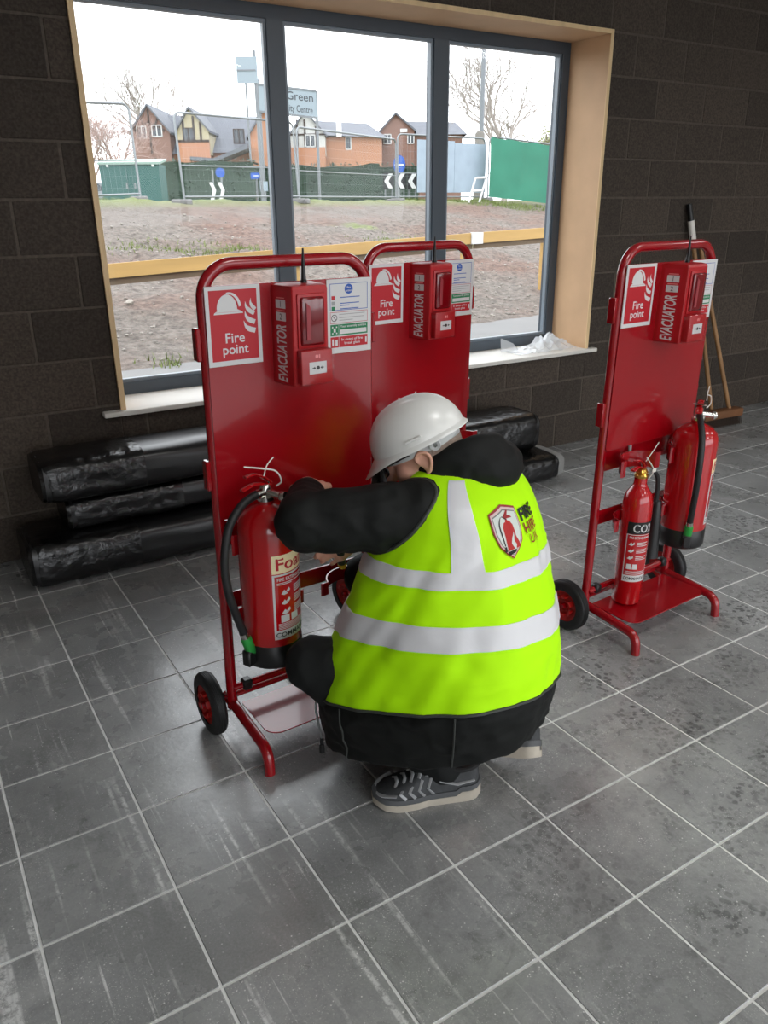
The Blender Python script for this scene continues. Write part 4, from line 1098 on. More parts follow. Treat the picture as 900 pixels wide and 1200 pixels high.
# ------------------------------------------------------------------ extinguishers
def cyl(az0, r): return lambda a, b: Vector((r * cos(az0 + a / r), r * sin(az0 + a / r), b))
def make_foam():
    root = empty('fire_extinguisher'); r = .0835
    body = MB().lathe([(r - .001, .05), (r, .06), (r, .40), (r - .002, .425), (r - .010, .445), (r - .026, .462), (r - .045, .472), (.026, .477), (.022, .48), (.022, .492), (0, .492)], 48)
    part(body, 'cylinder', REDX, root, ang=50)
    part(MB().lathe([(0, .004), (.02, 0), (.07, 0), (r - .002, .006), (r + .001, .016), (r + .001, .076), (r - .001, .078)], 48), 'base_skirt', BLACKPL, root, ang=50)
    v = part(MB().lathe([(.02, .488), (.024, .49), (.024, .5), (.015, .504), (.015, .53), (.011, .535), (0, .535)], 20), 'valve', CHROME, root)
    part(MB().tube([(0, 0, .512), (.028, -.045, .506)], [.012, .010], 12).lathe([(0, -.006), (.015, -.006), (.016, 0), (.013, .008), (0, .009)], 16, Matrix.Translation((.03, -.048, .506)) @ Matrix.Rotation(radians(75), 4, (.85, .53, 0))), 'pressure_gauge', CHROME, v)
    part(MB().tube(spline([(.014, .004, .53), (-.01, -.002, .537), (-.04, -.006, .54), (-.072, -.01, .53)], 4), [(.004, .012)] * 13, 8), 'carry_handle', REDX, root)
    part(MB().tube(spline([(.018, .004, .536), (-.004, -.002, .556), (-.032, -.006, .568), (-.06, -.01, .566)], 4), [(.004, .011)] * 13, 8), 'squeeze_lever', REDX, root)
    part(MB().tube([(.0, -.024, .546), (0, .024, .546)], .003, 8), 'safety_pin', CHROME, root)
    t = MB(); t.tube(spline([(.025, -.02, .53), (.035, -.03, .545), (.02, -.03, .575), (-.02, -.025, .588), (-.07, -.03, .602)], 6), .0022, 6); t.tube(spline([(-.012, -.022, .565), (.0, -.02, .592), (.02, -.02, .612)], 5), .0018, 6)
    part(t, 'security_tie', TAGW, root)
    hose = spline([(-.012, -.004, .512), (-.045, -.012, .508), (-.085, -.025, .492), (-.128, -.042, .448), (-.15, -.05, .36), (-.145, -.05, .27), (-.122, -.045, .18), (-.102, -.04, .115)], 8)
    part(MB().tube(hose, .0115, 12), 'hose', BLACKRUB, root)
    part(MB().tube([(-.03, -.008, .51), (-.004, -.002, .512)], .0135, 12), 'hose_union', CHROME, root)
    part(MB().tube([hose[-3], hose[-1]], .013, 12), 'hose_ferrule', CHROME, root)
    e1 = hose[-1]; dn = (hose[-1] - hose[-3]).normalized()
    part(MB().tube([e1, e1 + dn * .01, e1 + dn * .05, e1 + dn * .065], [.013, .016, .015, .011], 12), 'nozzle', GREENPL, root)
    part(MB().rbox((-.093, -.036, .045), (.03, .03, .05), .005, 1, Matrix.Rotation(.37, 3, 'Z')), 'nozzle_clip', BLACKPL, root)
    # label wrapped round the cylinder
    az = radians(-58); R1 = r + .0006
    f = cyl(az, R1); g = cyl(az, R1 + .0004); h = cyl(az, R1 + .0008); hw = .078
    lb = pr(root, 'label_cream_band', CREAM, [lambda mb: put_rect(mb, -hw, hw, .302, .356, f, 16)])
    pr(lb, 'lettering', REDPRINT, [lambda mb: put_text(mb, 'Foam', lambda a, b: g(a - .004, b + .329), w=.125, h=.036, bold=.018)])
    lw = pr(root, 'label_white_field', WHITEP, [lambda mb: put_rect(mb, -hw, hw, .10, .299, f, 16)])
    pr(lw, 'red_field', REDX, [lambda mb: put_rect(mb, -hw + .006, hw - .006, .128, .294, g, 16)])
    def lines(mb):
        put_text(mb, 'FIRE EXTINGUISHER', lambda a, b: h(a - .01, b + .284), w=.11, h=.010, bold=.02)
        for z in (.272, .268): put_rect(mb, -.066, -.02 if z == .268 else .05, z, z + .002, h, 8)
        for k, z in enumerate((.24, .21, .18)):
            put_poly(mb, [(-.055, z), (-.045, z + .012), (-.04, z + .006), (-.03, z + .016), (-.026, z + .008), (-.036, z - .002), (-.046, z - .004)], h)
            for q in range(4): put_rect(mb, -.012, .05 - .008 * (q % 2), z + .014 - q * .006, z + .017 - q * .006, h, 6)
        for k in range(5): put_rect(mb, -.066, .06, .131 + k * .004, .1328 + k * .004, h, 10)
    tag(pr(lw, 'instruction_print', WHITEP, [lines]), kind='stuff')
    for x in (-.045, -.012):
        ps = pr(lw, 'class_square', WHITEP, [lambda mb: put_rect(mb, x - .013, x + .013, .152, .174, h, 3)])
    pr(lw, 'maker_lettering', BLACKP, [lambda mb: put_text(mb, 'COMMANDER', lambda a, b: g(a - .004, b + .114), w=.14, h=.015, bold=.018)])
    return root
foam = make_foam()
def put(o, M, x, y, z, rz, label):
    p = M @ Vector((x + .011 * z, y - .013 * z, z)); o.location = p; o.rotation_euler = (radians(.5), radians(.6), M.to_euler().z + rz)
    tag(o, label, 'extinguisher', 'red fire extinguishers on the trolleys')
foam2 = copy_tree(foam); foam3 = copy_tree(foam)
put(foam, MA, -.158, -.128, .302, 0, 'red foam extinguisher with cream Foam label on the nearest trolley')
put(foam2, MC, .137, -.118, .300, radians(24), 'red foam extinguisher hung high on the right trolley, hose hanging in front')
put(foam3, MBm, -.15, -.125, .302, 0, 'red extinguisher on the trolley behind the man, mostly hidden by him')
def make_co2():
    root = empty('co2_extinguisher'); r = .0545
    part(MB().lathe([(0, .003), (.03, 0), (r - .008, .002), (r, .012), (r, .405), (r - .003, .425), (r - .010, .445), (r - .022, .462), (.026, .472), (.023, .482), (.023, .505), (0, .505)], 40), 'cylinder', REDX, root, ang=50)
    v = part(MB().lathe([(.018, .5), (.024, .503), (.026, .512), (.02, .518), (.024, .524), (.018, .534), (.012, .538), (0, .538)], 10), 'brass_valve', BRASS, root)
    part(MB().tube(spline([(.018, .004, .53), (-.01, 0, .542), (-.035, -.004, .548), (-.065, -.008, .54)], 4), [(.004, .011)] * 13, 8), 'carry_handle', REDX, root)
    part(MB().tube(spline([(.018, .004, .536), (-.004, 0, .558), (-.03, -.004, .572), (-.055, -.008, .572)], 4), [(.004, .010)] * 13, 8), 'squeeze_lever', REDX, root)
    t = MB(); t.tube(spline([(.02, -.02, .50), (.028, -.03, .53), (.01, -.025, .56), (-.01, -.02, .585)], 6), .002, 6); t.tube(spline([(-.012, -.02, .57), (.02, -.02, .6), (.05, -.02, .63)], 5), .0015, 6)
    part(t, 'security_tie', TAGW, root); part(MB().rbox((.028, -.032, .532), (.022, .003, .014), .001, 1), 'tie_tag', TAGW, root)
    part(MB().tube(spline([(.012, 0, .526), (.045, -.012, .525), (.072, -.02, .49), (.078, -.022, .43), (.078, -.022, .39)], 6), .0085, 10), 'hose', BLACKRUB, root)
    part(MB().tube([(.01, 0, .526), (.036, -.008, .527)], .013, 10), 'hose_union', GREYPL, root)
    part(MB().lathe([(0, .4), (.013, .4), (.017, .39), (.023, .3), (.028, .19), (.03, .175), (.026, .175), (.02, .3), (0, .32)], 24, Matrix.Translation((.084, -.024, 0))), 'discharge_horn', BLACKPL, root)
    az = radians(-118); R1 = r + .0006; f = cyl(az, R1); g = cyl(az, R1 + .0004); h = cyl(az, R1 + .0008); hw = .05
    lb = pr(root, 'label_black_band', BLACKP, [lambda mb: put_rect(mb, -hw, hw, .298, .345, f, 14)])
    pr(lb, 'lettering', WHITEP, [lambda mb: put_text(mb, 'CO2', lambda a, b: g(a + .008, b + .321), w=.075, h=.032, bold=.015)])
    lw = pr(root, 'label_white_field', WHITEP, [lambda mb: put_rect(mb, -hw, hw, .105, .296, f, 14)])
    pr(lw, 'red_field', REDX, [lambda mb: put_rect(mb, -hw + .003, hw - .003, .132, .294, g, 14)])
    def lines(mb):
        put_text(mb, 'FIRE EXTINGUISHER', lambda a, b: h(a, b + .284), w=.078, h=.009, bold=.02)
        for k, z in enumerate((.255, .228, .2)):
            put_poly(mb, [(-.04, z), (-.03, z + .01), (-.026, z + .004), (-.02, z + .012), (-.018, z + .004), (-.028, z - .004)], h)
            for q in range(3): put_rect(mb, -.01, .035 - .008 * (q % 2), z + .008 - q * .006, z + .0105 - q * .006, h, 5)
        for k in range(3): put_rect(mb, -.042, .042, .136 + k * .005, .138 + k * .005, h, 8)
    tag(pr(lw, 'instruction_print', WHITEP, [lines]), kind='stuff')
    for x in (-.03, -.008): pr(lw, 'class_square', WHITEP, [lambda mb: put_rect(mb, x - .009, x + .009, .157, .178, h, 3)])
    pr(lw, 'maker_lettering', BLACKP, [lambda mb: put_text(mb, 'COMMANDER', lambda a, b: g(a, b + .119), w=.09, h=.012, bold=.018)])
    return root
co2 = make_co2(); p = MC @ Vector((-.095, -.075, .1)); co2.location = p; co2.rotation_euler = (radians(.4), radians(.6), .064)
tag(co2, 'slim red extinguisher with black CO2 band standing on the right trolley', 'extinguisher', 'red fire extinguishers on the trolleys')

# ------------------------------------------------------------------ black wrapped bundles under the window
def bundle(x0, x1, y0, y1, z0, z1, label, seed, wrap_left=.5, wrap_right=.3, silver=False, yaw=0.0):
    c = Vector(((x0 + x1) / 2, (y0 + y1) / 2, z0)); e = empty('wrapped_bundle', c, yaw, label, 'bundle', 'black wrapped bundles under the window')
    w, d, h = (x1 - x0) / 2, (y1 - y0) / 2, (z1 - z0)
    def skin(xa, xb, grow, nx, crinkle, cap):
        P = []
        for i in range(nx + 1):
            x = xa + (xb - xa) * i / nx; row = []
            edge = 0.0
            if cap == -1: edge = max(0, 1 - (x - xa) / .07)
            if cap == 1: edge = max(0, 1 - (xb - x) / .07)
            s_ = 1 - .10 * edge ** 2
            n = 36
            for j in range(n):
                a = 2 * pi * (j + .5) / n; ex = 4.5
                cx_, sx_ = cos(a), sin(a); rr = 1 / (abs(cx_) ** ex + abs(sx_) ** ex) ** (1 / ex)
                q = noise.noise(Vector((x * (22 if crinkle > .004 else 2), a * 3, seed))) * crinkle + noise.noise(Vector((x * 5, a * 2, seed + 9))) * crinkle * 1.3
                row.append((x, (d + grow + q) * rr * cx_ * s_, h / 2 + (h / 2 + grow + q) * rr * sx_ * s_))
            row.append(row[0]); P.append(row)
        mb = MB().grid(P)
        for row, fl in ((P[0], 1), (P[-1], 0)):
            k = len(mb.v); mb.v += [Vector(q) for q in row[:-1]]; mb.f.append(tuple(range(k, k + len(row) - 1)))
        return mb
    part(skin(-w, w, 0, 24, .003, 0), 'sheet_sleeve', BLKSHEET, e, ang=50, weld=True)
    if wrap_left: part(skin(-w - .015, -w + wrap_left, .005, 40, .0045, -1), 'stretch_wrap', BLKWRAP, e, ang=60, weld=True)
    if wrap_right: part(skin(w - wrap_right, w + .015, .005, 26, .0045, 1), 'stretch_wrap', BLKWRAP, e, ang=60, weld=True)
    if silver:
        part(skin(w + .0, w + .06, .004, 4, .003, 1), 'grey_end_cap', mat('grey_foil_tape', (150, 150, 148), .4, metal=.3), e, ang=50, weld=True)
    return e
bundle(.10, 1.72, 2.17, 2.49, .365, .545, 'topmost long black wrapped bundle of the stack left of the trolleys', 1, .42)
bundle(.19, 1.70, 2.22, 2.50, .215, .360, 'middle long black wrapped bundle of the stack left of the trolleys', 2, .5)
bundle(0.0, 1.66, 2.14, 2.50, .008, .210, 'lowest long black wrapped bundle of the stack left of the trolleys', 3, .45)
bundle(1.9, 2.83, 2.16, 2.49, .165, .385, 'upper black wrapped bundle with glossy top, right of the crouching man', 4, 0, .55)
bundle(1.9, 2.88, 2.03, 2.40, .008, .155, 'lower black wrapped bundle with grey end, right of the crouching man', 5, 0, .35, True)

# ------------------------------------------------------------------ broom and pole against the wall
WOODP = mat('worn_wood_handle', (150, 112, 72), .55, var=(8, .15), stretch=(4, 4, .4))
WOODB = mat('brown_broom_wood', (116, 76, 46), .6, var=(8, .15))
e = empty('broom', (4.73, 2.29, 0), 0, 'wooden broom with brown head leaning on the block wall', 'broom')
hd = Matrix.Rotation(radians(-4), 3, 'Z')
MB().rbox((0, 0, .095), (.40, .085, .06), .012, 2, hd).build('broom_head', WOODB, e)
bs = MB()
for i in range(26):
    for j in range(5):
        p = hd @ Vector((-.185 + .37 * i / 25, -.03 + .06 * j / 4, 0)); bs.tube([(p.x, p.y, .07), (p.x * 1.04, p.y * 1.25, .004)], .0034, 4)
tag(bs.build('bristles', mat('dark_bristles', (52, 38, 28), .8), e), kind='stuff')
MB().tube([(.10, .0, .11), (-.15, .255, 1.28)], .0155, 12).build('handle', WOODP, e)
e = empty('pole', (4.72, 2.345, 0), 0, 'wooden pole with white tape and black grip leaning behind the right trolley', 'pole')
pb, pt = Vector((0.04, .02, .016)), Vector((-.30, .20, 1.53))
MB().tube([pb, pb + (pt - pb) * .835], .0155, 12).build('shaft', WOODP, e)
MB().tube([pb + (pt - pb) * .835, pb + (pt - pb) * .93], .022, 12).build('white_tape', TAGW, e)
MB().tube([pb + (pt - pb) * .93, pt], [.021, .018], 12).build('black_grip', BLACKPL, e)

# ------------------------------------------------------------------ crumpled clear plastic on the sill
CRUMP = bpy.data.materials.new('crumpled_clear_film'); CRUMP.use_nodes = True
nt = CRUMP.node_tree; b = nt.nodes['Principled BSDF']; b.inputs['Base Color'].default_value = (.82, .85, .88, 1); b.inputs['Roughness'].default_value = .18; b.inputs['Alpha'].default_value = .55
P = []; nu, nv = 44, 26
for i in range(nu + 1):
    row = []
    for j in range(nv + 1):
        u, v = i / nu, j / nv
        x = -.27 + .5 * u + .015 * noise.noise(Vector((u * 9, v * 9, 1))); y = -.10 + .2 * v + .02 * noise.noise(Vector((u * 8, v * 8, 5)))
        bulge = math.exp(-((u - .66) / .26) ** 2) * (sin(pi * v) ** .7) * .075
        z = .003 + bulge * (1 + .9 * noise.noise(Vector((u * 14, v * 5, 2)))) + .012 * abs(noise.noise(Vector((u * 20, v * 12, 3)))) * min(1, 4 * u)
        row.append((x, y, max(z, .002)))
    P.append(row)
e = MB().grid(P).build('plastic_film', CRUMP, ang=25, recalc=False); e.location = (3.3, 2.69, .646)
tag(e, 'crumpled clear plastic film lying on the white window sill', 'plastic film')
fl = MB(); fl.grid([[(-.30, .05, .001), (-.16, .03, .001)], [(-.29, .07, .09), (-.2, .05, .05)]]).build('film_flap', CRUMP, e, ang=0)
# ------------------------------------------------------------------ crouching man
FB = radians(-28)
MF = Vector((sin(FB), cos(FB), 0)); MR = Vector((cos(FB), -sin(FB), 0)); MBK = -MF
LIME = mat('fluorescent_yellow_fabric', (186, 255, 0), .75, spec=.25, bump=(9, .25))
SILV = mat('silver_reflective_tape', (222, 223, 226), .38, bump=(14, .25))
JACK = mat('black_padded_jacket', (17, 19, 18), .75, spec=.3, bump=(11, .35))
JTRIM = mat('dark_grey_piping', (54, 57, 54), .6)
TROU = mat('black_work_trousers', (20, 22, 22), .8, spec=.3, bump=(14, .3))
SKIN = mat('skin', (224, 168, 146), .5, var=(30, .1))
HAIR = mat('short_grey_hair', (150, 132, 120), .8, var=(60, .2), bump=(200, .5))
HELM = mat('white_hard_hat_shell', (226, 226, 222), .3, coat=.2)
HELMI = mat('grey_hat_harness', (190, 192, 192), .5)
man = empty('person', (.78, .28, 0), 0, 'crouching person in white hard hat, yellow vest and black jacket working on a trolley', 'person')
OFF = Vector((.78, .28, 0)); MT = Matrix.Translation(-OFF)
def MP(): return MB(MT)
RINGS = [  # t, centre, half width, back, front, tilt to the back, tilt to the left
    (-.32, Vector((.762, .298, .172)), .24, .285, .325, .28, .12), (-.16, Vector((.760, .300, .250)), .257, .310, .326, .27, .15),
    (0.0, Vector((.760, .302, .330)), .262, .320, .326, .25, .17), (.28, Vector((.800, .318, .476)), .258, .295, .292, .17, .17),
    (.55, Vector((.842, .350, .626)), .246, .246, .235, .10, .12), (.78, Vector((.880, .368, .752)), .232, .197, .19, .05, .05),
    (.90, Vector((.893, .385, .836)), .208, .155, .14, .02, .01), (.96, Vector((.892, .400, .880)), .150, .115, .105, .0, 0), (1.0, Vector((.89, .405, .902)), .105, .092, .085, 0, 0)]
def ringv(t, k):
    R = RINGS
    if t <= R[0][0]: return R[0][k]
    for i in range(len(R) - 1):
        if t <= R[i + 1][0]:
            p0 = R[max(i - 1, 0)]; p1, p2 = R[i], R[i + 1]; p3 = R[min(i + 2, len(R) - 1)]
            u = (t - p1[0]) / (p2[0] - p1[0]); h = p2[0] - p1[0]
            m1 = (p2[k] - p0[k]) / (p2[0] - p0[0]) * h if p2[0] != p0[0] else (p2[k] - p1[k]); m2 = (p3[k] - p1[k]) / (p3[0] - p1[0]) * h
            return p1[k] * (2 * u ** 3 - 3 * u ** 2 + 1) + m1 * (u ** 3 - 2 * u ** 2 + u) + p2[k] * (-2 * u ** 3 + 3 * u ** 2) + m2 * (u ** 3 - u ** 2)
    return R[-1][k]
def torso(th, t, off=0.0, fold=1.0):
    c = ringv(t, 1); a = ringv(t, 2); b = ringv(t, 3) if sin(th) > 0 else ringv(t, 4); tl = ringv(t, 5); tl2 = ringv(t, 6)
    ex = 2.35; cx, sx = cos(th), sin(th); rr = 1 / (abs(cx) ** ex + abs(sx) ** ex) ** (1 / ex)
    w = fold * min(1, max(0, (1 - t) * 3))
    q = w * (.009 * noise.noise(Vector((th * 2.2, t * 3, 1))) + .008 * noise.noise(Vector((th * 5 + t * 4, t * 2.0, 4))) - .007 * abs(noise.noise(Vector((th * 3 + t * 9, t * 7 - th * 2, 9)))) - .006 * abs(noise.noise(Vector((th * 7 - t * 6, t * 3.5, 13)))) * max(0, .75 - t) + .006)
    x = (a + off + q) * rr * cx; y = (b + off + q) * rr * sx
    return c + MR * x + MBK * y + Vector((0, 0, y * tl - x * tl2))
def strip(th0, th1, t0, t1, off, nu, nv, name, m, parent, thick=.0025, tf=None):
    P = []; Q = []
    for j in range(nv + 1):
        P.append([]); Q.append([])
        for i in range(nu + 1):
            th = th0 + (th1 - th0) * i / nu; t = t0 + (t1 - t0) * j / nv
            if tf: th, t = tf(i / nu, j / nv)
            P[-1].append(torso(th, t, off) - OFF); Q[-1].append(torso(th, t, off - thick) - OFF)
    mb = MB(); mb.grid(P); n = len(mb.v); mb.v += [p for r in Q for p in r]; w = nu + 1
    mb.f += [tuple(i + n for i in f[::-1]) for f in mb.f]
    rim = [(0, i) for i in range(w)] + [(j, w - 1) for j in range(1, nv + 1)] + [(nv, i) for i in range(w - 2, -1, -1)] + [(j, 0) for j in range(nv - 1, 0, -1)]
    ix = [j * w + i for j, i in rim]
    for k in range(len(ix)):
        a, b = ix[k], ix[(k + 1) % len(ix)]; mb.f.append((a, a + n, b + n, b))
    return mb.build(name, m, parent, ang=60)
PI2 = 2 * pi
# joints
shL = Vector((.775, .338, .788)); elL = Vector((.478, .487, .785)); wrL = Vector((.588, .692, .796))
shR = Vector((1.02, .450, .788)); elR = Vector((.945, .695, .665)); wrR = Vector((.705, .640, .635))
hipL = Vector((.80, .25, .30)); knL = Vector((.478, .475, .375)); anL = Vector((.748, .240, .095))
hipR = Vector((.90, .33, .30)); knR = Vector((.82, .76, .43)); anR = Vector((.965, .215, .15))
HC = Vector((.812, .448, .925))
hb_, hp_, hr_ = radians(-50), radians(27), radians(4)
fh = Vector((cos(hp_) * sin(hb_), cos(hp_) * cos(hb_), -sin(hp_))); rh = Vector((cos(hb_), -sin(hb_), 0)); uh = rh.cross(fh).normalized()
HM = Matrix((rh, fh, uh)).transposed()          # head axes: x right, y forward, z up
HM = HM @ Matrix.Rotation(hr_, 3, 'Y')
H = lambda x, y, z: HC + HM @ Vector((x, y, z))
# hands
def hand(mb, w, d, pn, side, curls, thumb, sc=1.0):
    """w wrist, d pointing direction, pn palm-facing normal, side towards the thumb"""
    d = Vector(d).normalized(); pn = Vector(pn); pn = (pn - d * pn.dot(d)).normalized(); s = d.cross(pn).normalized()
    if s.dot(Vector(side)) < 0: s = -s
    P = lambda a, b, c: w + (d * a + s * b + pn * c) * sc
    for b in (-.03, -.01, .012, .03): mb.cap_tube(P(.0, b * .6, 0), P(.088 - abs(b - .005) * .2, b, -.002), .017 * sc, .0135 * sc, 10)
    mb.cap_tube(w - d * .03 * sc, P(.03, 0, 0), .027 * sc, .026 * sc, 12)
    lens = [(.040, .025, .020), (.045, .029, .022), (.042, .027, .021), (.032, .021, .019)]
    for i in range(4):
        b = (.031, .0105, -.0105, -.030)[i]; p = P(.090 - (.004, 0, .003, .012)[i], b, -.002); a = .1
        r = (.0088, .0091, .0087, .0076)[i] * sc
        for k in range(3):
            a += curls[i][k]; dd = (d * cos(a) + pn * sin(a) + s * (.02 - .015 * i) * (k == 0)).normalized(); q = p + dd * lens[i][k] * sc
            mb.cap_tube(p, q, r * (1 - .07 * k), r * (.94 - .08 * k), 9); p = q
    p = P(.02, .028, .006)
    for k, (a, b, c, L) in enumerate(thumb):
        q = p + (d * a + s * b + pn * c).normalized() * L * sc; mb.cap_tube(p, q, (.0145 - .0025 * k) * sc, (.012 - .0022 * k) * sc, 10); p = q
    return P
# ---- body (one continuous surface)
bd = MP()
bd.chain([Vector((.78, .30, .30)), Vector((.82, .33, .48)), Vector((.87, .37, .68)), Vector((.888, .40, .82))], [.17, .165, .16, .11])
bd.chain([shL, elL, wrL], [.055, .046, .032]); bd.chain([shR, elR, wrR], [.055, .046, .032])
bd.cap_tube(shL, shR, .055, .055)
bd.chain([hipL, knL, anL], [.085, .06, .042]); bd.chain([hipR, knR, anR], [.085, .06, .042])
bd.cap_tube(anL, anL + Vector((-.10, .042, -.052)), .03, .022); bd.cap_tube(anR, anR + Vector((-.03, .10, -.07)), .03, .022)
bd.cap_tube(Vector((.888, .405, .86)), H(0, -.03, -.05), .062, .058)
# head
bd.ell(H(0, -.008, .025), (.077, .098, .098), HM); bd.ell(H(0, .020, -.045), (.062, .074, .075), HM)
bd.cap_tube(H(-.02, .072, -.093), H(.02, .072, -.093), .022, .022); bd.cap_tube(H(0, .094, .0), H(0, .113, -.036), .009, .014)
bd.ell(H(-.036, .048, -.03), (.030, .036, .034), HM); bd.ell(H(.036, .048, -.03), (.030, .036, .034), HM); bd.cap_tube(H(-.04, .084, .02), H(.04, .084, .02), .012, .012)
bd.cap_tube(H(-.02, .092, -.066), H(.02, .092, -.066), .007, .007); bd.cap_tube(H(-.018, .089, -.078), H(.018, .089, -.078), .008, .008)
for s in (-1, 1):
    E_ = lambda x, y, z: H(s * (.078 + x), y - .004, z - .018)
    pts = spline([E_(0, .008, .0), E_(.008, .012, .022), E_(.014, -.006, .034), E_(.016, -.024, .024), E_(.013, -.024, .002), E_(.006, -.010, -.020), E_(.002, .004, -.03)], 4)
    bd.tube(pts, .006, 8); bd.ell(E_(.003, -.008, .004), (.006, .017, .026), HM)
hand(bd, wrL, (.72, .62, -.22), (.1, .25, -.95), (-.4, -.1, .3), [(.35, .7, .5), (.4, .75, .5), (.45, .8, .5), (.5, .8, .5)], [(.5, .8, .35, .038), (.8, .35, .35, .032), (.9, .0, .3, .026)])
hand(bd, wrR, (-.93, -.28, -.10), (-.1, .75, -.6), (-.1, -.5, .8), [(.7, 1.0, .6), (.75, 1.05, .6), (.8, 1.05, .6), (.85, 1.05, .6)], [(.75, .4, .55, .04), (.85, -.05, .5, .032), (.8, -.25, .5, .024)])
me = remesh('body', bd, .0042, 5, .5); link('body', me, SKIN, man)
# ---- trousers
tr = MP(); tr.chain([hipL, hipL + (knL - hipL) * .5, knL], [.115, .1, .078]); tr.chain([knL, knL + (anL - knL) * .5, anL + Vector((-.01, .005, -.005))], [.078, .074, .060])
tr.chain([hipR, hipR + (knR - hipR) * .5, knR], [.115, .1, .078]); tr.chain([knR, knR + (anR - knR) * .5, anR + Vector((0, 0, .02))], [.078, .072, .054])
tr.cap_tube(hipL, hipR, .13, .13)
tm = remesh('trousers', tr, .008, 4, .5); wrinkle(tm, .005, (14, 14, 16), seed=8.0); link('trousers', tm, TROU, man)
# ---- jacket: padded body, sleeves, hood
jk = MP(); nth = 56; ts = [-.32 + 1.32 * i / 44 for i in range(45)]
P = []
for t in ts:
    quilt = .006 * abs(sin(t * pi / .085)) if t < .05 else 0
    P.append([torso(PI2 * j / nth, t, (-.016 if t > -.02 else -.006) + quilt, .6) for j in range(nth)])
k = len(jk.v); jk._add([p for r in P for p in r], [(i * nth + j, i * nth + (j + 1) % nth, (i + 1) * nth + (j + 1) % nth, (i + 1) * nth + j) for i in range(len(ts) - 1) for j in range(nth)] + [tuple(range(nth))[::-1], tuple(range((len(ts) - 1) * nth, len(ts) * nth))])
def sleeve(mb, a, b, c, r):
    n = 9
    for i in range(n): 
        p, q = a + (b - a) * i / n, a + (b - a) * (i + 1) / n
        f = lambda x: r[0] + (r[1] - r[0]) * x + .004 * sin(x * 19)
        mb.cap_tube(p, q, f(i / n), f((i + 1) / n))
    for i in range(n):
        p, q = b + (c - b) * i / n, b + (c - b) * (i + 1) / n
        f = lambda x: r[1] + (r[2] - r[1]) * x + .003 * sin(x * 23)
        mb.cap_tube(p, q, f(i / n), f((i + 1) / n))
sleeve(jk, shL, elL, wrL - (wrL - elL).normalized() * .035, (.098, .076, .044))
sleeve(jk, shR, elR, wrR - (wrR - elR).normalized() * .03, (.096, .074, .043))
# collar and hood
for pts, r in (([(.80, .46, .885), (.815, .39, .905), (.872, .335, .925), (.945, .345, .925), (.985, .41, .905), (.96, .49, .88)], [.03, .042, .05, .055, .048, .03]),
               ([(.86, .325, .895), (.92, .31, .895), (.985, .345, .885), (1.02, .40, .875), (1.05, .43, .85)], [.04, .06, .066, .055, .035])):
    sp = spline(pts, 4); rr = [interp([(i * 4, r[i]) for i in range(len(r))], x) for x in range(len(sp))]
    jk.chain(sp, rr, 12)
jm = remesh('jacket', jk, .0075, 9, .5); wrinkle(jm, .006, (13, 13, 20), seed=3.0); jkt = link('jacket', jm, JACK, man)
# side zip of the jacket hem
z0 = [torso(radians(238), t, .008) - OFF for t in [-.31 + .31 * i / 10 for i in range(11)]]
MB().tube(z0, .0035, 6).build('side_zip', GREYPL, jkt)
MB().tube([z0[0], z0[0] + Vector((0, 0, -.02))], .005, 8).tube([z0[0] + Vector((0, 0, -.02)), z0[0] + Vector((0, 0, -.05))], .008, 8).build('zip_pull', BLACKPL, jkt)
for a in (150, 205): MB().tube([torso(radians(a), t, .006) - OFF for t in [-.31 + .3 * i / 10 for i in range(11)]], .0025, 6).build('hem_seam', JTRIM, jkt)
# ---- hi-vis vest
nth, nt_ = 128, 70
P = [[torso(PI2 * j / nth, .985 * i / nt_, .0) - OFF for j in range(nth)] for i in range(nt_ + 1)]
Q = [[torso(PI2 * j / nth, .985 * i / nt_, -.004) - OFF for j in range(nth)] for i in range(nt_ + 1)]
vb = MB(); vb.v = [p for r in P for p in r]; n = len(vb.v); vb.v += [p for r in Q for p in r]
gf = [(i * nth + j, i * nth + (j + 1) % nth, (i + 1) * nth + (j + 1) % nth, (i + 1) * nth + j) for i in range(nt_) for j in range(nth)]
vb.f = gf + [tuple(i + n for i in f[::-1]) for f in gf] + [(j, j + n, (j + 1) % nth + n, (j + 1) % nth) for j in range(nth)]
vest = vb.build('hi_vis_vest', LIME, man, ang=60)
MB().tube([torso(PI2 * j / 96, .0, .001) - OFF for j in range(97)], .004, 6, cap=False).build('hem_binding', JTRIM, vest)
strip(0, PI2, .30, .412, .003, 128, 6, 'reflective_band', SILV, vest)
strip(0, PI2, .575, .66, .003, 128, 6, 'reflective_band', SILV, vest)
strip(radians(126), radians(147), .645, .975, .003, 8, 40, 'shoulder_band', SILV, vest, tf=lambda u, v: (radians(137 + 19 * u + 4 * v), .66 + .315 * v))
strip(radians(42), radians(63), .645, .975, .003, 8, 40, 'shoulder_band', SILV, vest, tf=lambda u, v: (radians(24 + 19 * u - 4 * v), .66 + .315 * v))
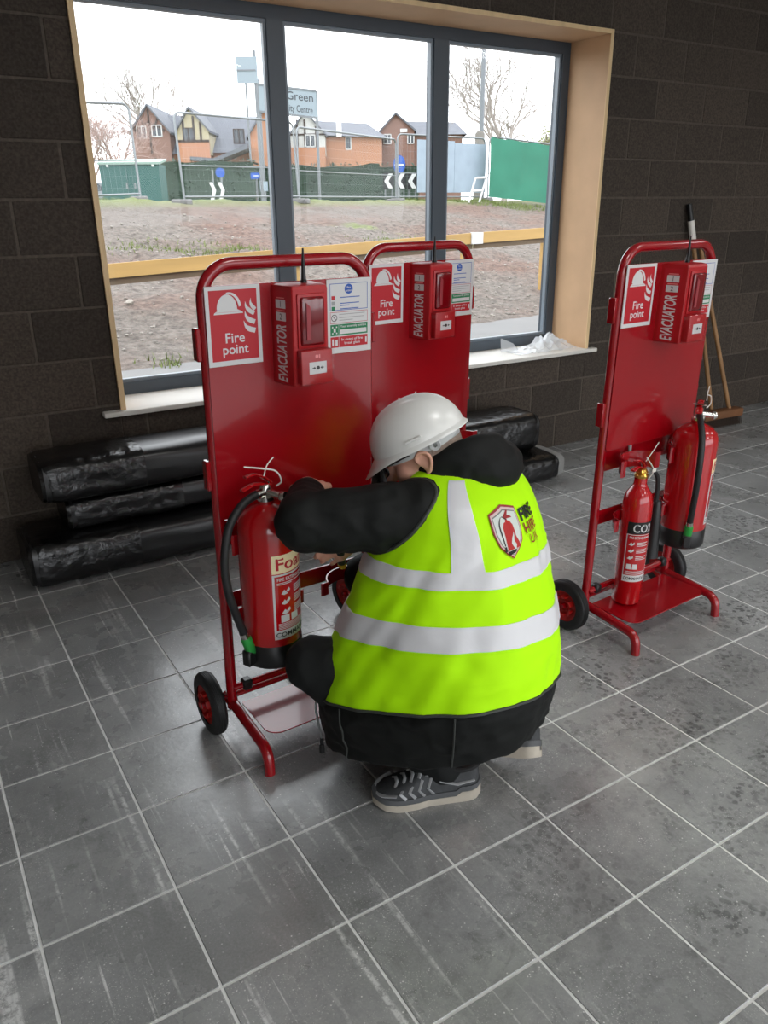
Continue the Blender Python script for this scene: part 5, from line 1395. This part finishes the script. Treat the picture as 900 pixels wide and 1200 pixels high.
# armhole bindings where the sleeves come out
from mathutils.bvhtree import BVHTree
vtree = BVHTree.FromPolygons([tuple(p) for p in vb.v], vb.f)
def armhole(sh, el, r0, r1):
    d = (sh - el).normalized(); a = d.orthogonal().normalized(); b = d.cross(a); L = (sh - el).length; pts = []
    for i in range(48):
        n_ = a * cos(PI2 * i / 48) + b * sin(PI2 * i / 48)
        p0 = el - OFF + n_ * r1; p1 = sh - OFF + n_ * r0; h = vtree.ray_cast(p0, (p1 - p0).normalized(), L * 1.5)
        if h[0] is not None: pts.append(h[0] + n_ * .004)
    n_ = len(pts)
    for _ in range(6): pts = [(pts[i - 1] + pts[i] * 2 + pts[(i + 1) % n_]) / 4 for i in range(n_)]
    pts.append(pts[0])
    MB().tube(pts, .0055, 8, cap=False).build('armhole_binding', JTRIM, vest)
armhole(shL, elL, .097, .076); armhole(shR, elR, .095, .074)
# ---- back print: shield and words
TH0, T0 = radians(105), .80
LSC = .88
def on_back(off):
    def f(x, z):
        e = 1e-3; du = (torso(TH0 + e, T0) - torso(TH0 - e, T0)).length / (2 * e); dt = (torso(TH0, T0 + e) - torso(TH0, T0 - e)).length / (2 * e)
        return torso(TH0 - x * LSC / du, T0 + z * LSC / dt, off) - OFF
    return f
def dense(poly, k=6):
    out = []
    for i in range(len(poly)):
        a, b = poly[i], poly[(i + 1) % len(poly)]
        out += [(a[0] + (b[0] - a[0]) * j / k, a[1] + (b[1] - a[1]) * j / k) for j in range(k)]
    return out
def fan(mb, poly, fn, c=None, rings=6):
    """filled shape laid on the cloth with inner rings so it follows the curve"""
    cx = sum(p[0] for p in poly) / len(poly) if c is None else c[0]; cz = sum(p[1] for p in poly) / len(poly) if c is None else c[1]
    n = len(poly); base = len(mb.v)
    for r in range(rings):
        s = 1 - r / rings; mb.v += [Vector(fn(cx + (x - cx) * s, cz + (z - cz) * s)) for x, z in poly]
    mb.v.append(Vector(fn(cx, cz))); top = len(mb.v) - 1
    for r in range(rings - 1):
        for j in range(n): mb.f.append((base + r * n + j, base + r * n + (j + 1) % n, base + (r + 1) * n + (j + 1) % n, base + (r + 1) * n + j))
    for j in range(n): mb.f.append((base + (rings - 1) * n + j, base + (rings - 1) * n + (j + 1) % n, top))
SC = 1.0
def shield(k): return dense([(-.058 * k, .062 * k + .0), (0, .078 * k), (.058 * k, .062 * k), (.058 * k, .01 * k), (.048 * k, -.03 * k), (.026 * k, -.06 * k), (0, -.084 * k), (-.026 * k, -.06 * k), (-.048 * k, -.03 * k), (-.058 * k, .01 * k)], 4)
SHX = -.052
def back(name, m, poly, off, c=None, rings=6, parent=None):
    mb = MB(); f = on_back(off); fan(mb, [(x + SHX, z) for x, z in poly], f, c, rings); return mb.build(name, m, parent or vest, ang=60, recalc=False)
PRED = mat('dark_red_print', (150, 30, 34), .5)
sh_ = back('shield_badge', PRED, shield(1.0), .004)
back('shield_rim', mat('pale_pink_print', (214, 186, 184), .5), shield(.93), .0046, parent=sh_)
back('shield_line', mat('grey_print', (120, 122, 122), .5), shield(.85), .0050, parent=sh_)
back('shield_face', mat('pale_grey_print', (206, 214, 208), .5), shield(.81), .0054, parent=sh_)
back('printed_extinguisher', mat('shield_red', (178, 34, 32), .5), dense([(-.022, -.05), (-.022, .022), (-.014, .034), (-.006, .036), (-.004, .042), (.004, .042), (.006, .036), (.014, .034), (.022, .022), (.022, -.01), (.030, -.03), (.034, -.048), (.02, -.05)], 3), .0058, rings=5, parent=sh_)
back('printed_base', BLACKP, dense([(-.022, -.06), (-.022, -.052), (.014, -.052), (.012, -.062), (-.014, -.066)], 3), .0062, rings=3, parent=sh_)
back('printed_flame', mat('pale_grey_print', (206, 214, 208), .5), dense([(.008, -.05), (-.002, -.03), (.004, -.012), (.016, .004), (.010, -.012), (.012, -.026), (.018, -.038), (.014, -.05)], 3), .0062, rings=3, parent=sh_)
hp = MB(); f_ = on_back(.0064)
hs = spline([(0, 0, .04), (-.018, 0, .05), (-.032, 0, .03), (-.032, 0, -.005), (-.03, 0, -.03)], 6)
hp.grid([[f_(p.x + SHX - .002, p.z) for p in hs], [f_(p.x + SHX + .002, p.z + .001) for p in hs]]); hp.build('printed_hose', BLACKP, sh_, ang=0, recalc=False)
hp = MB(); fan(hp, dense([(SHX - .034, -.032), (SHX - .026, -.032), (SHX - .026, -.05), (SHX - .034, -.05)], 2), f_, rings=2); hp.build('printed_nozzle', BLACKP, sh_, ang=0, recalc=False)
hp = MB(); fan(hp, dense([(SHX - .004, .043), (SHX + .028, .040), (SHX + .024, .045), (SHX + .002, .05), (SHX + .02, .06), (SHX + .014, .062), (SHX - .01, .05)], 2), f_, rings=3); hp.build('printed_handle', PRED, sh_, ang=0, recalc=False)
for s_, z_, m_, b_, w_ in (('FIRE', .034, BLACKP, .035, .085), ('HIRE', -.004, PRED, .02, .085), ('UK', -.042, PRED, .0, .056)):
    mb = MB(); f_ = on_back(.004); put_text(mb, s_, lambda a, b: f_(a + .062, b + z_), w=w_, h=.032, bold=b_); mb.build('lettering', m_, vest, ang=0, recalc=False)
# ---- hair, glasses, hard hat
hr = MP()
hr.ell(H(0, -.026, .012), (.0785, .086, .092), HM); hr.ell(H(0, -.05, -.03), (.064, .058, .055), HM)
hair = link('hair', remesh('hair', hr, .006, 3), HAIR, man)
gl = MP()
for s in (-1, 1):
    gl.tube([H(s * .081, -.012, .018), H(s * .083, .04, .02), H(s * .076, .088, .016)], [(.003, .005), (.003, .008), (.003, .009)], 8)
    gl.tube(spline([H(s * .076, .09, .02), H(s * .05, .112, .018), H(s * .01, .118, .014), H(s * .012, .116, -.012), H(s * .05, .108, -.014), H(s * .074, .09, -.002), H(s * .076, .09, .02)], 4), .003, 6)
gl.build('safety_glasses', BLACKPL, man)
RP = radians(0)
def Hh(x, y, z): return H(x, y - .004, z + .038)
A_, B_, C_ = .106, .130, .108
P = []; nu, nv = 64, 20
for j in range(nv + 1):
    v = pi / 2 * j / nv; row = []
    for i in range(nu):
        a = PI2 * i / nu; x = A_ * cos(a) * cos(v) ** .85; y = B_ * sin(a) * cos(v) ** .85; z = C_ * sin(v)
        # crown rib running front to back and two shallow side grooves
        rib = .006 * math.exp(-(x / .018) ** 2) * sin(v) + .003 * math.exp(-((abs(x) - .045) / .008) ** 2) * sin(v)
        row.append(Hh(x, y, z + rib))
    P.append(row)
hm = MP(); hm._add([p for r in P for p in r], [(i * nu + j, i * nu + (j + 1) % nu, (i + 1) * nu + (j + 1) % nu, (i + 1) * nu + j) for i in range(nv) for j in range(nu)])
# brim with peak
rows = []
for k, (s, dz) in enumerate(((1.0, 0), (1.03, -.006), (1.06, -.010), (1.06, -.013), (1.0, -.008), (.97, .004))):
    row = []
    for i in range(nu):
        a = PI2 * i / nu; pk = max(0, sin(a)) ** 3; grow = (s - 1) * (1 + 5.0 * pk) if s > 1 else (s - 1)
        row.append(Hh(A_ * cos(a) * (1 + grow * (1 - .5 * pk)), B_ * sin(a) * (1 + grow), dz - pk * .03 * max(0, s - 1) / .06))
    rows.append(row)
hm._add([p for r in rows for p in r], [(i * nu + j, (i + 1) * nu + j, (i + 1) * nu + (j + 1) % nu, i * nu + (j + 1) % nu) for i in range(len(rows) - 1) for j in range(nu)])
hat = hm.build('hard_hat', HELM, man, ang=50, recalc=False)
hb2 = MP(); hb2.tube([Hh(.088 * cos(PI2 * i / 48), .106 * sin(PI2 * i / 48), -.018) for i in range(49)], [(.012, .002)] * 49, 8, cap=False, up=tuple(uh)); hb2.build('harness_band', HELMI, hat)
for s in (-1, 1):
    kn = MP(); Mk = Matrix.Translation(Hh(s * .091, -.052, -.020)) @ (HM @ Matrix.Rotation(s * pi / 2, 3, 'Y')).to_4x4()
    kn.lathe([(.006, .0), (.006, .007), (.014, .008), (.015, .004), (.015, -.002)], 20, Mk); kn.build('harness_knob', HELMI, hat)
    MP().tube([Hh(s * .088, -.05, -.020), Hh(s * .080, -.08, -.014), Hh(s * .06, -.105, -.008)], [(.012, .003), (.014, .003), (.012, .003)], 8, up=tuple(uh)).build('harness_strap', HELMI, hat)
    q = MP(); q.tube([Hh(s * (A_ + .002), -.03, .016), Hh(s * (A_ + .002), .012, .016)], .004, 6); q.build('side_slot', HELM, hat)
# ---- trainers
SHM = mat('dark_grey_trainer_mesh', (62, 64, 66), .75, var=(60, .25)); SHS = mat('silver_trainer_overlay', (176, 178, 180), .4); SOLE = mat('dirty_white_sole', (182, 174, 160), .7, var=(20, .15)); SHB = mat('black_trainer_lining', (24, 24, 25), .8)
def shoe(M, label):
    e = empty('shoe'); e.parent = man; e.matrix_local = MT @ M
    # outline half widths along the length (x from heel -.135 to toe .155)
    prof = [(-.138, .012), (-.13, .028), (-.11, .036), (-.06, .036), (0, .038), (.05, .047), (.09, .050), (.12, .045), (.143, .030), (.155, .010)]
    topz = [(-.138, .085), (-.12, .098), (-.085, .090), (-.05, .085), (-.01, .098), (.03, .092), (.07, .072), (.11, .058), (.14, .048), (.155, .036)]
    P = []
    for i in range(29):
        x = -.138 + .293 * i / 28; w = interp(prof, x); h = interp(topz, x); row = []
        for j in range(20):
            a = pi * j / 19; cx_ = cos(a); sz = sin(a) ** .65
            lean = .35 + .65 * (1 - max(0, sz) ** 2 * (.45 if x < .05 else .15))
            row.append((x, w * (1 if cx_ >= 0 else -1) * abs(cx_) ** .6 * lean, .028 + (h - .028) * sz))
        P.append(row)
    mb = MB().grid(P); n0 = len(mb.v)
    for row in (P[0], P[-1]): 
        k = len(mb.v); mb.v += [Vector(q) for q in row]; mb.f.append(tuple(range(k, k + len(row))))
    mb.build('upper', SHM, e, ang=60, weld=True)
    def sole(z0, z1, g, name, m):
        n = 40; pts = []
        for s in (1, -1):
            for i in range(21):
                x = -.142 + .302 * (i / 20 if s == 1 else 1 - i / 20); pts.append((x, s * (interp(prof, min(max(x * .97, -.138), .155)) + g)))
        rock = lambda x: .012 * max(0, (x - .08) / .08) ** 2 + .006 * max(0, (-.1 - x) / .04)
        vs = [(x, y, z0 + rock(x)) for x, y in pts] + [(x, y * .97, z1 + rock(x) * .7 + (.012 if x < -.08 else 0)) for x, y in pts]; k = len(pts)
        MB()._add(vs, [tuple(range(k))[::-1], tuple(range(k, 2 * k))] + [(i, (i + 1) % k, (i + 1) % k + k, i + k) for i in range(k)]).build(name, m, e, ang=50)
    sole(0, .02, .006, 'outsole', SOLE); sole(.018, .036, .004, 'midsole', mat('grey_midsole', (86, 88, 90), .6))
    MB().tube([(-.085 + .055 * cos(PI2 * i / 28) * 1.0, .027 * sin(PI2 * i / 28), .096 + .006 * cos(PI2 * i / 28) ** 2) for i in range(29)], .007, 8, cap=False).build('collar', SHB, e)
    for k in range(5):
        x = .005 + .022 * k; z = interp(topz, x) + .003; w = .026
        MB().tube([(x + .008, -w, z - .012), (x, -w * .4, z + .001), (x, w * .4, z + .001), (x + .008, w, z - .012)], [(.0025, .005)] * 4, 6).build('lace', SHS, e)
    for s in (1, -1):
        for k in range(4):
            x = .0 + .026 * k; w = interp(prof, x)
            MB().tube([(x, s * (w * .66 + .002), interp(topz, x) - .012), (x + .012, s * (w * .93 + .003), .055), (x - .004, s * (w + .002), .038)], [(.002, .005)] * 3, 6).build('overlay_stripe', SHS, e)
        MB().tube([(-.12, s * .03, .062), (-.07, s * .037, .058), (-.02, s * .037, .075)], [(.002, .006)] * 3, 6).build('overlay_stripe', SHS, e)
        MB().tube(spline([(.152, s * .006, .04), (.135, s * .034, .045), (.1, s * .049, .05)], 4), [(.002, .007)] * 9, 6).build('toe_cap', SHS, e)
dL = Vector((-.921, .389, 0)); aL = atan2(dL.y, dL.x)
shoe(Matrix.Translation((.700, .241, 0)) @ Matrix.Rotation(aL, 4, 'Z'), '')
shoe(Matrix.Translation((.925, .245, .038)) @ Matrix.Rotation(radians(128), 4, 'Z') @ Matrix.Rotation(radians(9), 4, 'Y') @ Matrix.Rotation(radians(32), 4, 'X'), '')
# ---- screwdriver in the right hand
p = Vector((.628, .592, .648))
e = empty('screwdriver', p, 0, 'short screwdriver with black and yellow handle held in the lower hand', 'screwdriver')
q = Vector((.02, .02, -.075))
MB().tube([(0, 0, 0), q * .15, q * .85, q], [.009, .013, .0125, .009], 12).build('handle', BLACKPL, e)
YEL = mat('yellow_plastic', (214, 168, 44), .4)
MB().tube([q * .9, q * 1.0, q * 1.12], [.0128, .013, .009], 12).build('handle_end', YEL, e)
MB().tube([q * .1, q * .25], [.0135, .0135], 12).build('handle_ring', YEL, e)
MB().tube([q * -.05, q * -.75], .0035, 8).build('shaft', CHROME, e)
